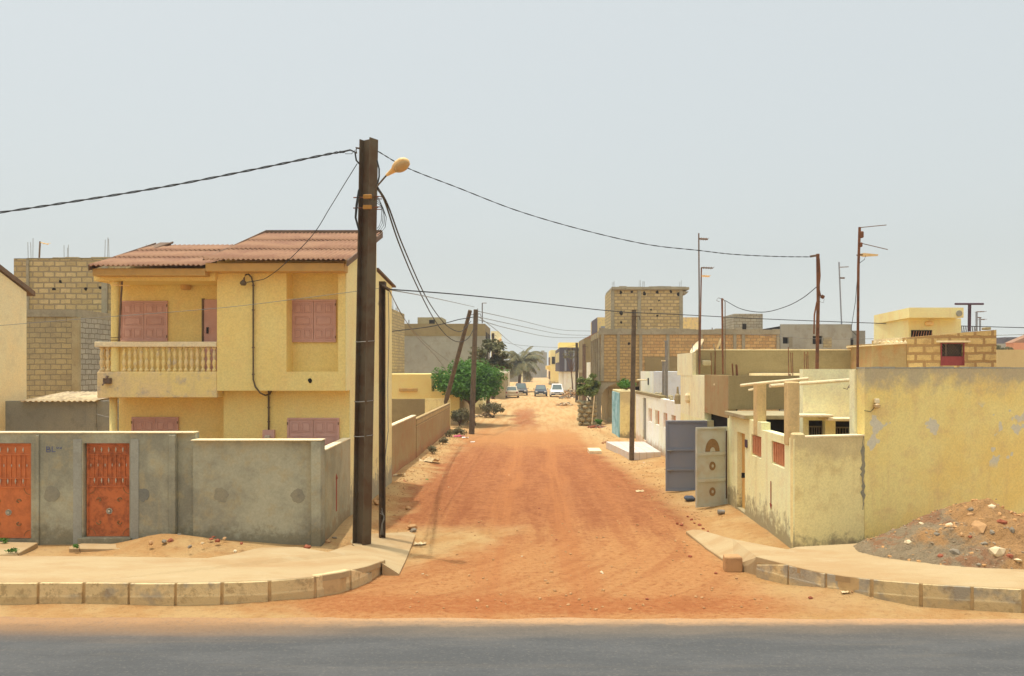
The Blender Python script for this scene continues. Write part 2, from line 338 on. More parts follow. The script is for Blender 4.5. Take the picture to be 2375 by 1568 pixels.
def m_ground():
    srgb = lambda r, g, b: tuple(q*k for q, k in zip(globals()['srgb'](r, g, b)[:3], (.63, .595, .51))) + (1,)
    n = N('sandy_ground'); x, y, z = n.xyz()
    big = n.noise(.16, 5, .6); mid = n.noise(.9, 6, .68); fine = n.noise(9, 6, .75); grit = n.noise(60, 3, .7)
    streak = n.noise(1.0, 5, .65, n.vec(2.4, .16, 1)); streak2 = n.noise(1.0, 5, .6, n.vec(5.5, .10, 1, (5,2,0)))
    wob = n.math('ADD', n.math('MULTIPLY', n.math('SUBTRACT', mid, .5), 1.8), n.math('MULTIPLY', n.math('SUBTRACT', big, .5), 2.2))
    xs = n.math('ADD', x, wob)
    # laterite band of the street
    dx0 = n.math('SUBTRACT', x, -6.5); dy0 = n.math('MINIMUM', n.math('SUBTRACT', y, 19.5), 0.0); r0 = n.math('SQRT', n.math('ADD', n.math('MULTIPLY', dx0, dx0), n.math('MULTIPLY', dy0, dy0)))
    corner = n.math('MAXIMUM', n.rng(n.math('ADD', r0, n.math('MULTIPLY', wob, .5)), 5.5, 6.7), n.rng(y, 17.6, 19.4))
    band = n.math('MULTIPLY', n.math('MULTIPLY', corner, n.rng(xs, -4.0, -3.0)), n.rng(n.math('ADD', xs, n.rng(y, 20, 40, 0, .9)), 4.1, 3.1))
    ys = n.math('ADD', y, n.math('MULTIPLY', wob, 5.5))
    near = n.rng(y, 11.6, 12.6); far = n.rng(ys, 58, 42, .0, 1)
    red = n.math('MULTIPLY', band, far)
    sand = n.mix(n.rng(mid, .4, .62), srgb(250,210,152), srgb(238,186,124))
    far_sand = n.mix(n.rng(streak, .42, .62), srgb(255,220,164), srgb(246,194,134))
    sand = n.mix(n.rng(y, 26, 55), sand, far_sand)
    later = n.mix(n.rng(n.math('ADD', n.math('MULTIPLY', streak, .25), n.math('ADD', n.math('MULTIPLY', fine, .4), n.math('MULTIPLY', n.noise(2.6, 5, .7), .35))), .42, .58), srgb(222,150,98), srgb(194,120,74))
    mouth = n.mix(n.rng(fine, .4, .65), srgb(244,182,122), srgb(232,160,100))
    cy = n.math('ADD', y, n.math('ADD', n.math('MULTIPLY', n.math('SUBTRACT', mid, .5), 5), n.math('MULTIPLY', n.math('SUBTRACT', streak, .5), 8)))
    later = n.mix(n.rng(cy, 15.5, 20.5), mouth, later)
    # pale wheel paths where the crust is worn to dust
    def track(cx, wd):
        d = n.math('ABSOLUTE', n.math('SUBTRACT', n.math('ADD', x, n.math('MULTIPLY', n.math('SUBTRACT', big, .5), 1.6)), cx))
        return n.rng(d, wd, wd*.25)
    tr = n.math('MAXIMUM', n.math('MAXIMUM', track(-.75, .5), track(.75, .45)), n.math('MULTIPLY', track(2.1, .3), .4))
    tr = n.math('MULTIPLY', tr, n.rng(streak2, .35, .6, .35, 1))
    later = n.mix(n.math('MULTIPLY', tr, .75), later, srgb(232,156,98))
    later = n.mix(n.math('MULTIPLY', n.rng(ys, 32, 44), .8), later, srgb(240,174,112))
    c = n.mix(red, sand, later)
    # one dark red patch farther up the road
    dp = n.math('MULTIPLY', n.math('MULTIPLY', n.rng(xs, -1.9, -1.0), n.rng(xs, .6, -.2)), n.math('MULTIPLY', n.rng(ys, 46, 54), n.rng(ys, 80, 66)))
    c = n.mix(n.math('MULTIPLY', dp, .7), c, srgb(196,108,62))
    # dark damp streaks across
    sk = n.noise(1.0, 5, .7, n.vec(.5, 1.6, 1, (2, 7, 0)))
    c = n.mix(n.math('MULTIPLY', n.rng(sk, .58, .74), .3), c, srgb(170,104,60))
    # the red dust spilling onto the sandy edge at the mouth
    sp = n.math('MULTIPLY', n.rng(n.math('ABSOLUTE', n.math('SUBTRACT', x, .2)), 5.5, 2.0), n.math('MULTIPLY', n.math('MULTIPLY', n.rng(n.math('ADD', y, n.math('MULTIPLY', wob, .3)), 13.3, 12.7), n.rng(y, 11.95, 12.25)), n.rng(fine, .35, .55, .5, 1)))
    c = n.mix(n.math('MULTIPLY', sp, .75), c, srgb(218,132,76))
    # curved tyre arcs in the mouth
    dx = n.math('SUBTRACT', x, -6.5); dy = n.math('SUBTRACT', y, 19.5); rr = n.math('SQRT', n.math('ADD', n.math('MULTIPLY', dx, dx), n.math('MULTIPLY', dy, dy)))
    a1 = n.nd('ShaderNodeTexNoise', {'Vector': n.nd('ShaderNodeCombineXYZ', {0: n.math('MULTIPLY', rr, 3.2), 1: n.math('MULTIPLY', x, .2)}).outputs[0], 'Scale': 1.0, 'Detail': 3}).outputs[0]
    dx2 = n.math('SUBTRACT', x, 7.5); r2 = n.math('SQRT', n.math('ADD', n.math('MULTIPLY', dx2, dx2), n.math('MULTIPLY', dy, dy)))
    a2 = n.nd('ShaderNodeTexNoise', {'Vector': n.nd('ShaderNodeCombineXYZ', {0: n.math('MULTIPLY', r2, 3.0), 1: n.math('MULTIPLY', x, .2), 2: 4.0}).outputs[0], 'Scale': 1.0, 'Detail': 3}).outputs[0]
    arc = n.math('MULTIPLY', n.rng(a1, .46, .62), n.math('MULTIPLY', n.rng(y, 21, 15), n.rng(y, 11.9, 12.7)))
    arc = n.math('MULTIPLY', arc, n.rng(n.math('ABSOLUTE', x), 4.2, 2.6))
    arc = n.math('MULTIPLY', arc, n.rng(r0, 5.4, 6.0)); c = n.mix(n.math('MULTIPLY', arc, n.rng(mid, .35, .65, .15, .5)), c, srgb(210,132,78))
    # speckle of small gravel
    c = n.mix(n.math('MULTIPLY', n.rng(fine, .52, .72), .45), c, srgb(150,92,56))
    peb = n.nd('ShaderNodeTexVoronoi', {'Vector': n.pos(), 'Scale': 16.0}); c = n.mix(n.math('MULTIPLY', n.rng(peb.outputs['Distance'], .16, .07), n.rng(mid, .45, .65, .15, .8)), c, srgb(128,80,50))
    c = n.mix(n.math('MULTIPLY', n.rng(grit, .58, .72), .3), c, srgb(110,74,50))
    n.bump(n.math('ADD', n.math('MULTIPLY', mid, 1.2), n.math('ADD', n.math('MULTIPLY', fine, 1.5), n.math('MULTIPLY', grit, .5))), .9, .06)
    return n.out(c, .95)
M['ground'] = m_ground()
def m_road():
    srgb = lambda r, g, b: tuple(q*.52 for q in globals()['srgb'](r, g, b)[:3]) + (1,)
    n = N('dusty_asphalt'); x, y, z = n.xyz(); mid = n.noise(1.2, 5, .65, n.vec(.45, 1.6, 1)); fine = n.noise(45, 4, .8); st = n.noise(1.0, 5, .6, n.vec(.25, 3.5, 1))
    c = n.mix(n.rng(mid, .4, .65), srgb(108,109,108), srgb(120,120,118))
    c = n.mix(n.math('MULTIPLY', n.rng(st, .52, .72), .35), c, srgb(150,138,120))
    yy = n.math('ADD', y, n.math('MULTIPLY', n.math('SUBTRACT', mid, .5), .8))
    c = n.mix(n.math('MULTIPLY', n.rng(yy, 10.7, 11.5), .45), c, srgb(176,148,112))
    c = n.mix(n.math('MULTIPLY', n.rng(n.math('ADD', y, n.math('MULTIPLY', n.math('SUBTRACT', n.noise(2.2, 5, .7, n.vec(.5, 1.5, 1)), .5), .5)), 11.35, 11.72), .9), c, srgb(248,196,140))
    lf = n.math('MULTIPLY', n.rng(x, -1.5, -5.0), n.rng(n.math('ADD', y, n.math('MULTIPLY', st, .6)), 11.0, 11.75))
    c = n.mix(n.math('MULTIPLY', lf, .6), c, srgb(206,156,104))
    c = n.mix(n.math('MULTIPLY', n.rng(n.noise(14, 4, .8), .5, .7), .3), c, srgb(92,90,86))
    c = n.mix(n.math('MULTIPLY', n.rng(n.noise(22, 4, .8), .52, .68), .35), c, srgb(170,162,148))
    c = n.mix(n.math('MULTIPLY', n.rng(fine, .5, .28), .3), c, srgb(70,68,66))
    cr = n.nd('ShaderNodeTexVoronoi', {'Vector': n.nd('ShaderNodeVectorMath', {0: n.pos(), 1: n.nd('ShaderNodeVectorMath', {0: n.nd('ShaderNodeTexNoise', {'Vector': n.pos(), 'Scale': 2.0, 'Detail': 4}).outputs['Color'], 'Scale': .5}, operation='SCALE').outputs[0]}, operation='ADD').outputs[0], 'Scale': .45}, feature='DISTANCE_TO_EDGE').outputs['Distance']
    c = n.mix(n.math('MULTIPLY', n.rng(cr, .012, .003), n.math('MULTIPLY', n.rng(mid, .45, .6), .12)), c, srgb(80,78,74))
    n.bump(fine, .3, .01); return n.out(c, .85)
M['road'] = m_road()
def m_tiles():
    n = N('pale_floor_tile'); uv = n.nd('ShaderNodeUVMap')
    b = n.nd('ShaderNodeTexBrick', {'Vector': uv.outputs[0], 'Color1': srgb(216,208,200), 'Color2': srgb(206,198,188), 'Mortar': srgb(176,150,116), 'Scale': 1.0, 'Mortar Size': .008, 'Brick Width': .3, 'Row Height': .3}); b.offset = 0
    c = n.mix(n.math('MULTIPLY', n.rng(n.noise(2.4, 5, .7), .45, .7), .5), b.outputs[0], srgb(232,196,148)); return n.out(c, .5)
M['tiles'] = m_tiles()
def leafmat(name, a, b, c_):
    n = N(name); f = n.noise(1.6, 3, .6); g = n.noise(14, 2, .6)
    c = n.mix(n.rng(f, .38, .62), a, b); c = n.mix(n.math('MULTIPLY', n.rng(g, .45, .65), .6), c, c_)
    n.b.inputs['Subsurface Weight'].default_value = 0
    m = n.out(c, .6)
    tr = n.nd('ShaderNodeBsdfTranslucent'); n.set(tr.inputs[0], c); mx = n.nd('ShaderNodeMixShader'); mx.inputs[0].default_value = .3
    n.t.links.new(n.b.outputs[0], mx.inputs[1]); n.t.links.new(tr.outputs[0], mx.inputs[2]); n.t.links.new(mx.outputs[0], n.t.nodes['Material Output'].inputs[0]); return m
M['leaf'] = leafmat('green_leaf', srgb(62,104,34), srgb(86,130,44), srgb(112,152,56))
M['leaf_dark'] = leafmat('dull_leaf', srgb(74,84,50), srgb(104,104,62), srgb(128,108,66))
M['leaf_mix'] = leafmat('garden_leaf', srgb(92,112,50), srgb(124,136,66), srgb(150,150,80))
M['leaf_palm'] = leafmat('palm_leaf', srgb(80,88,62), srgb(124,118,76), srgb(170,152,92))
M['leaf_dry'] = leafmat('dry_leaf', srgb(96,98,62), srgb(134,124,84), srgb(110,92,64))
M['bark'] = simple('bark', srgb(112,88,66), srgb(82,64,50), 8, .9, 0, .4)
M['glass'] = simple('car_glass', srgb(96,112,108), srgb(76,90,90), 3, .12, 0, 0)
M['tyre'] = simple('tyre', srgb(36,34,33), srgb(46,42,40), 8, .9)
M['chrome'] = simple('headlight', srgb(226,226,218), srgb(206,206,200), 8, .2)
M['redlight'] = simple('tail_light', srgb(150,50,40), srgb(120,40,34), 8, .3)
M['plate'] = simple('number_plate', srgb(226,220,196), srgb(216,206,180), 8, .5)
M['bin'] = simple('blue_grey_plastic', srgb(72,80,92), srgb(60,66,76), 8, .6)

# ------------------------------------------------------------------ the setting
def sm(a, b, t): t = max(0, min(1, (t-a)/(b-a))); return t*t*(3-2*t)
def height(x, y):
    n = mnoise.noise(Vector((x*.5, y*.5, 0)))*.03 + mnoise.noise(Vector((x*1.8, y*1.8, 3)))*.012
    n *= sm(11.6, 12.6, y)
    left = sm(-3.3, -4.4, x) * sm(12.3, 13.6, y)
    h = left * (.255 - .155*sm(13.6, 16.2, y)) * (1 - sm(22, 40, y)*.6)
    right = sm(4.0, 5.4, x) * sm(12.4, 13.3, y)
    h = max(h, right * (.30 - .12*sm(13.8, 15.5, y)) * (1 - sm(18, 30, y)*.8))
    # sand heaped against the left yard wall
    d = ((x+7.25)/.8)**2 + ((y-16.0)/.55)**2; h += .26*math.exp(-d)
    d = ((x+6.1)/1.1)**2 + ((y-15.9)/.6)**2; h += .13*math.exp(-d)
    d = ((x+3.9)/.5)**2 + ((y-18.3)/1.6)**2; h += .12*math.exp(-d)
    # verges of the street
    h += .10*sm(3.0, 4.6, abs(x+.1))*sm(20, 26, y)*(1-sm(120, 200, y)) * (0.6+.8*mnoise.noise(Vector((x, y*.3, 9))))
    h -= .02*sum(math.exp(-((x-c)/.22)**2) for c in (-.8, .75, 2.0)) * sm(13, 16, y)
    return h + n - .012
def grid_axis(a):
    return a
xs = [-1600,-900,-500,-280,-160,-100,-70,-50,-38,-30,-24,-20,-17,-15] + [-13.5+i*.25 for i in range(0, 108)] + [14,16,19,23,28,35,45,60,90,150,280,500,900,1600]
ys = [-400,-100,-30,0,4,8,10.5,11.2,11.6] + [11.8+i*.22 for i in range(0, 110)] + [36.2+i*.6 for i in range(1, 60)] + [73+i*2 for i in range(1, 30)] + [135,142,150,160,175,190,210,235,260,300,350,420,520,700,1000,1500,2500,4000]
gm = MB(); sm_ = MB(); nx = len(xs)
pts = [(x, y, height(x, y)) for y in ys for x in xs]
gi = []; si = []
for j in range(len(ys)-1):
    for i in range(nx-1):
        f = (j*nx+i, j*nx+i+1, (j+1)*nx+i+1, (j+1)*nx+i)
        cx = (xs[i]+xs[i+1])/2; cy = (ys[j]+ys[j+1])/2
        e = .35*mnoise.noise(Vector((0, cy*.4, 5)))
        (si if (-3.3+e < cx < 3.9+e and 11.8 < cy < 420) else gi).append(f)
def sub(mb, faces):
    used = sorted({i for f in faces for i in f}); mp = {k: n for n, k in enumerate(used)}
    mb.v = [pts[k] for k in used]; mb.f = [tuple(mp[i] for i in f) for f in faces]
sub(gm, gi); sub(sm_, si)
tag(gm.build('ground', M['ground'], smooth=True), kind='structure')
tag(sm_.build('dirt_street', M['ground'], smooth=True), kind='structure')
rb = MB(); n_ = 1100; e0 = []
for i in range(n_+1):
    x = -60 + 120*i/n_; e0.append((x, 11.78 - .006*x + .07*mnoise.noise(Vector((x*1.1, 0, 0))) + .035*mnoise.noise(Vector((x*6, 0, 3))), .012))
rb.add([(p[0], 3.2, .012) for p in e0] + e0, [(i, i+1, n_+2+i, n_+1+i) for i in range(n_)])
tag(rb.build('asphalt_road', M['road']), kind='structure')

def slab(name, poly, zb, mat, bevel=.01, thick=None):
    """poly: (x,y,z) loop; side walls go down to zb"""
    mb = MB(); n = len(poly); a = [Vector(p) for p in poly]
    ar = sum(a[i].x*a[(i+1)%n].y - a[(i+1)%n].x*a[i].y for i in range(n))
    if ar < 0: a.reverse()
    mb.add(a + [Vector((p.x, p.y, zb if thick is None else p.z-thick)) for p in a], [tuple(range(n))] + [(i, n+i, n+(i+1) % n, (i+1) % n) for i in range(n)])
    return mb.build(name, mat, bevel=bevel)
KZ = .34
def GL(lst, z): return [G(u, v, z) for u, v in lst]
kerb_left = GL([(-900,1358),(-500,1353),(-100,1351),(200,1351),(400,1352),(530,1350),(640,1346),(720,1339),(790,1328)], KZ) + [G(850,1314,.27), G(893,1299,.20)]
kerb_right = GL([(1752,1291),(1800,1303),(1850,1316),(1900,1327),(1960,1337),(2060,1348),(2200,1358),(2374,1367),(2700,1374),(3200,1378)], KZ)
def resample(pl, step):
    out = [pl[0].copy()]; acc = 0
    for a, b in zip(pl, pl[1:]):
        L = (b-a).length; d = step-acc
        while d <= L: out.append(a.lerp(b, d/L)); d += step
        acc = (L - (d-step))
    return out
back_left = [G(860,1283,.19), G(825,1268,.17), G(812,1262,.185), G(760,1280,.28), G(690,1268,.27), G(600,1270,.29), G(540,1285,.32), G(480,1294,.32), G(300,1291,.32), G(0,1288,.32), G(-900,1284,.32)]
inset = lambda p, o: Vector((p.x, p.y+o, p.z))
o = slab('pavement', [inset(p, .035) for p in kerb_left] + back_left, -.05, M['pave'], thick=.10); tag(o, kind='structure')
ro = [G(925,1331,.012), G(940,1300,.02), G(952,1270,.03), G(963,1240,.05), G(950,1233,.07)]
ri = [G(886,1306,.188), G(856,1286,.184), G(825,1269,.166), G(812,1257,.15), G(822,1240,.12)]
def lin(l, t): t *= len(l)-1; i = min(int(t), len(l)-2); return l[i].lerp(l[i+1], t-i)
am = MB(); n1, n2 = 16, 10; vs = []
for i in range(n1+1):
    for j in range(n2+1):
        t = j/n2; A, B = lin(ri, i/n1), lin(ro, i/n1); p = A.lerp(B, t); p.z = A.z + (B.z-A.z)*t + .008*mnoise.noise(Vector((p.x*4, p.y*4, 1))); vs.append(p)
vs += [Vector((p.x, p.y, -.05)) for p in vs]; q0 = (n1+1)*(n2+1)
fs = [(i*(n2+1)+j, i*(n2+1)+j+1, (i+1)*(n2+1)+j+1, (i+1)*(n2+1)+j) for i in range(n1) for j in range(n2)]
fs += [(i*(n2+1)+n2, q0+i*(n2+1)+n2, q0+(i+1)*(n2+1)+n2, (i+1)*(n2+1)+n2) for i in range(n1)] + [(j, q0+j, q0+j+1, j+1) for j in range(n2)] + [(n1*(n2+1)+j, n1*(n2+1)+j+1, q0+n1*(n2+1)+j+1, q0+n1*(n2+1)+j) for j in range(n2)]
o = am.add(vs, fs).build('concrete_apron', M['pave']); tag(o, kind='structure')
back_right = [G(2900,1262,.34), G(2374,1262,.34), G(2030,1262,.34), G(2003,1259,.33), G(1845,1268,.31), G(1828,1273,.3)]
o = slab('pavement', [inset(p, .035) for p in kerb_right] + back_right, -.05, M['pave'], thick=.10); tag(o, kind='structure')
strip = [G(1590,1232,.05), G(1606,1228,.08), G(1626,1229,.11), G(1700,1250,.2), G(1826,1274,.29), G(1756,1291,.32), G(1735,1312,.12), G(1700,1312,.03), G(1640,1272,.03)]
o = slab('concrete_strip', strip, -.05, M['pave']); tag(o, kind='structure')

# kerb stones, each its own block
def kerb_joint(line, label):
    pl = resample(line, .12); vs = []; fs = []
    for i, a in enumerate(pl):
        b = pl[min(i+1, len(pl)-1)]; a0 = pl[max(i-1, 0)]; d = (b-a0); d.z = 0; d.normalize(); nn = Vector((-d.y, d.x, 0)); nn = nn if nn.y > 0 else -nn
        e = .03+.008*mnoise.noise(Vector((i*.4, 0, 2))); zt = a.z-.016
        vs += [Vector((a.x, a.y, -.06))+nn*.03, Vector((a.x, a.y, .13))+nn*.03, Vector((a.x, a.y, .15))+nn*e, Vector((a.x, a.y, zt))+nn*e, Vector((a.x, a.y, zt))+nn*.13]
    for i in range(len(pl)-1):
        for k in range(4): q = i*5+k; fs.append((q, q+5, q+6, q+1))
    o = MB().add(vs, fs).build('kerb_bedding', M['joint']); tag(o, kind='structure')
def kerb_run(line, step, label, group, drop_first=False, drop_last=False):
    pl = resample(line, step)
    for k, (a, b) in enumerate(zip(pl, pl[1:])):
        d = (b-a); d.z = 0; L = d.length; d.normalize(); nn = Vector((-d.y, d.x, 0))
        if nn.y < 0: nn = -nn
        g = rnd.uniform(.012, .032); za, zb = a.z-.006, b.z-.006
        if k == 0 and drop_first: za = .2
        if k == len(pl)-2 and drop_last: zb = .1
        jo = rnd.uniform(-.012, .012); tz = rnd.uniform(-.008, .006)
        A = a + d*g + nn*jo; B = b - d*g + nn*jo; q = .15
        mb = MB(); ft = .004
        vs = [A - nn*ft, B - nn*ft, B + nn*q, A + nn*q]
        lo = [Vector((p.x, p.y, -.06)) for p in vs]
        mid = [Vector((p.x, p.y, .13)) for p in vs]
        vs2 = [A, B, B + nn*q, A + nn*q]; hi = [Vector((p.x, p.y, z+tz)) for p, z in zip(vs2, (za, zb, zb, za))]
        midh = [Vector((p.x, p.y, min(.15, z-.02))) for p, z in zip(vs2, (za, zb, zb, za))]
        fs = [(8+4,8+5,8+6,8+7)]
        for r_ in range(3):
            for i in range(4): j = (i+1) % 4; fs.append((r_*4+i, r_*4+j, (r_+1)*4+j, (r_+1)*4+i))
        mb.add(lo + mid + midh + hi, fs)
        o = mb.build('kerb_stone', M['kerb'], bevel=.008, seg=1); tag(o, label, 'kerb stone', group)
kerb_joint(kerb_left, 'l'); kerb_joint(kerb_right, 'r')
kerb_run(kerb_left, .70, 'weathered beige concrete kerb stone edging the pavement on the left corner', 'kerb stones of the left corner', drop_last=True)
kerb_run(kerb_right, .70, 'weathered tan concrete kerb stone edging the pavement on the right corner', 'kerb stones of the right corner', drop_first=True)

# ------------------------------------------------------------------ shared builders
def corrugated(x0, x1, y0, y1, z0, z1, wl=.1, amp=.021, rows=3, skew=0):
    """sheet roof rising from (y0,z0) to (y1,z1), laid in overlapping courses"""
    mb = MB(); n = int((x1-x0)/wl*6)
    for r_ in range(rows):
        a = r_/rows; b = (r_+1)/rows + (.02 if r_ < rows-1 else 0); vs = []
        sag = lambda t: -.02*math.sin(math.pi*t)
        for k, (t, lift) in enumerate(((a, .022), (b, .0))):
            for i in range(n+1):
                x = x0 + (x1-x0)*i/n
                zz = z0 + (z1-z0)*t + amp*math.cos(2*math.pi*(x-x0)/wl) + lift + .012*mnoise.noise(Vector((x*.8, t*3+r_, 1)))
                if k == 0: zz += .014*mnoise.noise(Vector((math.floor((x-x0)/.9)*3.1, r_, 4)))
                vs.append((x+skew*t*(1-i/n), y0+(y1-y0)*t, zz))
        m = n+1
        vs += [(p[0], p[1], p[2]-.009) for p in vs]
        fs = [(i, i+1, m+i+1, m+i) for i in range(n)] + [(2*m+i, 3*m+i, 3*m+i+1, 2*m+i+1) for i in range(n)] + [(i, 2*m+i, 2*m+i+1, i+1) for i in range(n)] + [(m+i, m+i+1, 3*m+i+1, 3*m+i) for i in range(n)]
        mb.add(vs, fs)
    return mb

def shutter(parent, x0, x1, z0, z1, y, label=None, panels=True):
    """double leaf wooden shutter on a plane facing the viewer"""
    fr = MB(); t = .045
    fr.box(x0, x1, y-.05, y, z1-t, z1).box(x0, x1, y-.05, y, z0, z0+t).box(x0, x0+t, y-.05, y, z0+t, z1-t).box(x1-t, x1, y-.05, y, z0+t, z1-t)
    f = fr.build('window_shutter', M['pink'], parent, bevel=.005, label=label)
    cx = (x0+x1)/2
    for (a, b) in ((x0+t, cx-.004), (cx+.004, x1-t)):
        mb = MB().box(a, b, y-.03, y-.004, z0+t, z1-t); W = b-a; Hh = z1-z0-2*t; r1 = z0+t
        rows = [(.05, .30), (.38, .62), (.70, .95)]
        for ri, (c0, c1) in enumerate(rows):
            cols = [(.1, .9)] if ri == 1 else [(.08, .46), (.54, .92)]
            for (d0, d1) in cols:
                X0, X1, Z0, Z1 = a+W*d0, a+W*d1, r1+Hh*c0, r1+Hh*c1; q = .016
                # raised moulding round a raised field
                mb.box(X0, X1, y-.040, y-.031, Z1-q, Z1).box(X0, X1, y-.040, y-.031, Z0, Z0+q).box(X0, X0+q, y-.040, y-.031, Z0+q, Z1-q).box(X1-q, X1, y-.040, y-.031, Z0+q, Z1-q)
                mb.box(X0+q*2.4, X1-q*2.4, y-.044, y-.031, Z0+q*2.4, Z1-q*2.4)
        mb.build('shutter_leaf', M['pink'], f, bevel=.004)
    for zz in (z0+.12*(z1-z0), z1-.12*(z1-z0)):
        for xx in (x0+.012, x1-.012): MB().box(xx-.012, xx+.012, y-.062, y-.052, zz-.03, zz+.03).build('hinge', M['fascia'], f)
    return f

def rebar(parent, pts, h=.7, r=.008, mat='rust', name='rebar'):
    for p in pts:
      mb = MB()
      for dx, dy in ((0,0),(.12,0),(.12,.12)): mb.tube([(p[0]+dx, p[1]+dy, p[2]-.1), (p[0]+dx+rnd.uniform(-.03,.03), p[1]+dy, p[2]+h*rnd.uniform(.75,1.1))], r, 5)
      mb.build(name, M[mat], parent)

def bumpy(mb, x0, x1, y0, y1, z, amp=.05, step=.25, rg=rnd):
    """uneven crumbling top course"""
    n = max(2, int((x1-x0)/step)); 
    for i in range(n):
        a = x0+(x1-x0)*i/n; b = x0+(x1-x0)*(i+1)/n; mb.box(a+.002, b-.002, y0, y1, z-.02, z+rg.uniform(.01, amp))
    return mb

# ------------------------------------------------------------------ the yellow two-storey house on the corner
XR, XL, XM = -4.32, -10.05, -7.28
h = thing('two_storey_house', ((XR+XL)/2, 21, 0), 'yellow two storey house with pink shutters, balcony and corrugated red roof on the left corner', 'house')
def yz(x, pts): return [Vector((x, y, z)) for y, z in pts]
# body behind the box, right half
mb = MB().prism(yz(XM, [(19.3,0),(25,0),(25,6.1),(22.55,6.28),(22.55,7.2),(19.4,6.22),(19.4,3.12),(19.3,3.12)]), (XR-XM, 0, 0))
body = mb.build('wall', M['yellow'], h)
mb = MB().prism(yz(XR+.003, [(19.302,0),(25.002,0),(25.002,6.1),(22.552,6.28),(22.552,7.2),(18.902,6.1),(18.902,3.09),(19.302,3.09)]), (.02, 0, 0))
mb.build('side_wall', M['yellow_side'], h)
mb = MB().prism(yz(XL, [(19.9,0),(25,0),(25,6.0),(22.55,6.2),(22.55,6.82),(19.9,5.95)]), (XM-XL-.003, 0, 0)); mb.build('wall', M['yellow'], h)
# projecting upper box with the window recess
rx0, rx1 = X(664, 18.9), X(784, 18.9)
mb = MB(); wall(mb, (XM, 18.9), (XR, 18.9), 3.09, 6.08, .5, [(rx0-XM, rx1-XM, Z(862,18.9), Z(622,18.9))])
bxw = mb.build('projecting_wall', M['yellow'], h)
# cornice beams
xe_ = X(213,18.5)
MB().box(XM-.12, XR+.06, 18.52, 18.9, 5.80, 5.99).build('fascia_beam', M['fascia_y'], h, bevel=.01)
MB().box(xe_, XM-.125, 18.52, 18.80, 5.70, 5.868).build('fascia_beam', M['fascia_y'], h, bevel=.01)
MB().box(XL-.02, XM-.003, 18.80, 19.9, 5.62, 5.84).build('balcony_ceiling', M['yellow'], h)
# roofs
ZR0, ZR1 = 6.03, 7.36
r1 = corrugated(XM-.1, XR+.14, 18.36, 22.7, ZR0, ZR1, .112).build('roof', M['tile_roof'], h, smooth=True)
MB().box(XM-.1, XR+.14, 22.65, 22.8, ZR1-.02, ZR1+.07).build('ridge_cap', M['fascia'], r1)
mb = MB().prism([(XR+.14, 18.4, ZR0-.13), (XR+.14, 18.4, ZR0+.0), (XR+.14, 22.7, ZR1+.02), (XR+.14, 22.7, ZR1-.13)], (.03, 0, 0)); mb.build('barge_board', M['fascia'], r1)
mb = MB().prism([(XM-.13, 18.4, ZR0+.0), (XM-.13, 18.4, ZR0+.035), (XM-.13, 22.7, ZR1+.07), (XM-.13, 22.7, ZR1+.0)], (.025, 0, 0)); mb.build('barge_board', M['fascia'], r1)
r2 = corrugated(X(207,18.4), XM-.14, 18.36, 22.65, 5.90, 7.02, .112, skew=-.45).build('roof', M['tile_roof'], h, smooth=True)
xe = X(207,18.4); mb = MB().prism([(xe-.03, 18.4, 5.80), (xe-.03, 18.4, 5.93), (xe-.48, 22.65, 7.08), (xe-.48, 22.65, 6.94)], (.03, 0, 0)); mb.build('barge_board', M['fascia'], r2)
mb = MB().prism([(XL-.28, 21.6, 6.70), (XL-.02, 21.6, 6.70), (XL+.12, 22.65, 7.06), (XL-.24, 22.65, 7.06)], (0, 0, .03)); mb.build('loose_roof_sheet', M['fascia'], r2)
MB().tube([(XL+.0, 21.6, 6.74), (XL+.13, 22.6, 7.09)], .02, 6).build('batten', M['fascia'], r2)
MB().prism(yz(XM, [(22.6,6.32),(25.5,6.12),(25.5,6.17),(22.6,6.38)]), (XR+.07-XM, 0, 0)).build('rear_roof', M['fascia'], h)
# balcony
slabm = MB().box(XL, XM-.003, 18.9, 19.9, 2.93, 3.53); slabm.build('balcony_slab', M['yellow_slab'], h, bevel=.015)
rail = MB().box(XL-.04, XM-.003, 18.86, 19.06, 4.10, 4.22).build('balustrade', M['cap'], h, bevel=.01)
MB().box(XL-.04, XL+.14, 19.065, 19.9, 4.10, 4.22).build('side_rail', M['cap'], rail, bevel=.01)
BH = .565
prof = [(.05,0),(.05,.05),(.03,.07),(.028,.10),(.045,.16),(.05,.20),(.04,.26),(.026,.28),(.034,.295),(.026,.31),(.04,.34),(.048,.39),(.036,.46),(.026,.49),(.03,.51),(.05,.53),(.05,BH)]
def bal(x, y):
    return MB().lathe((x, y, 3.53), prof, 10).build('baluster', M['yellow_slab'], rail, smooth=True)
b0 = bal(XL+.08, 18.96); bxs = [XL+.22] + [X(288,18.96) + i*(X(497,18.96)-X(288,18.96))/16 for i in range(17)]
for bx_ in bxs:
    c = b0.copy(); link(c); c.parent = rail; c.location = b0.location + Vector((bx_-(XL+.08), 0, 0))
for k in range(1, 6):
    c = b0.copy(); link(c); c.parent = rail; c.location = b0.location + Vector((0, .15*k, 0))
cx = X(267, 18.98)
MB().lathe((cx, 19.0, 3.53), [(.105,0),(.1,.02),(.095,1.98),(.12,2.03),(.12,2.09)], 16).build('column', M['yellow'], h, smooth=True)
MB().lathe((X(263,19.2), 19.2, 0), [(.085,0),(.085,2.93)], 14).build('column', M['yellow'], h, smooth=True)
mb = MB().lathe((cx, 19.0, 4.25), [(.112,0),(.112,.015)], 12).lathe((cx, 19.0, 4.31), [(.11,0),(.11,.012)], 12); mb.build('tie_wire', M['rust'], h)
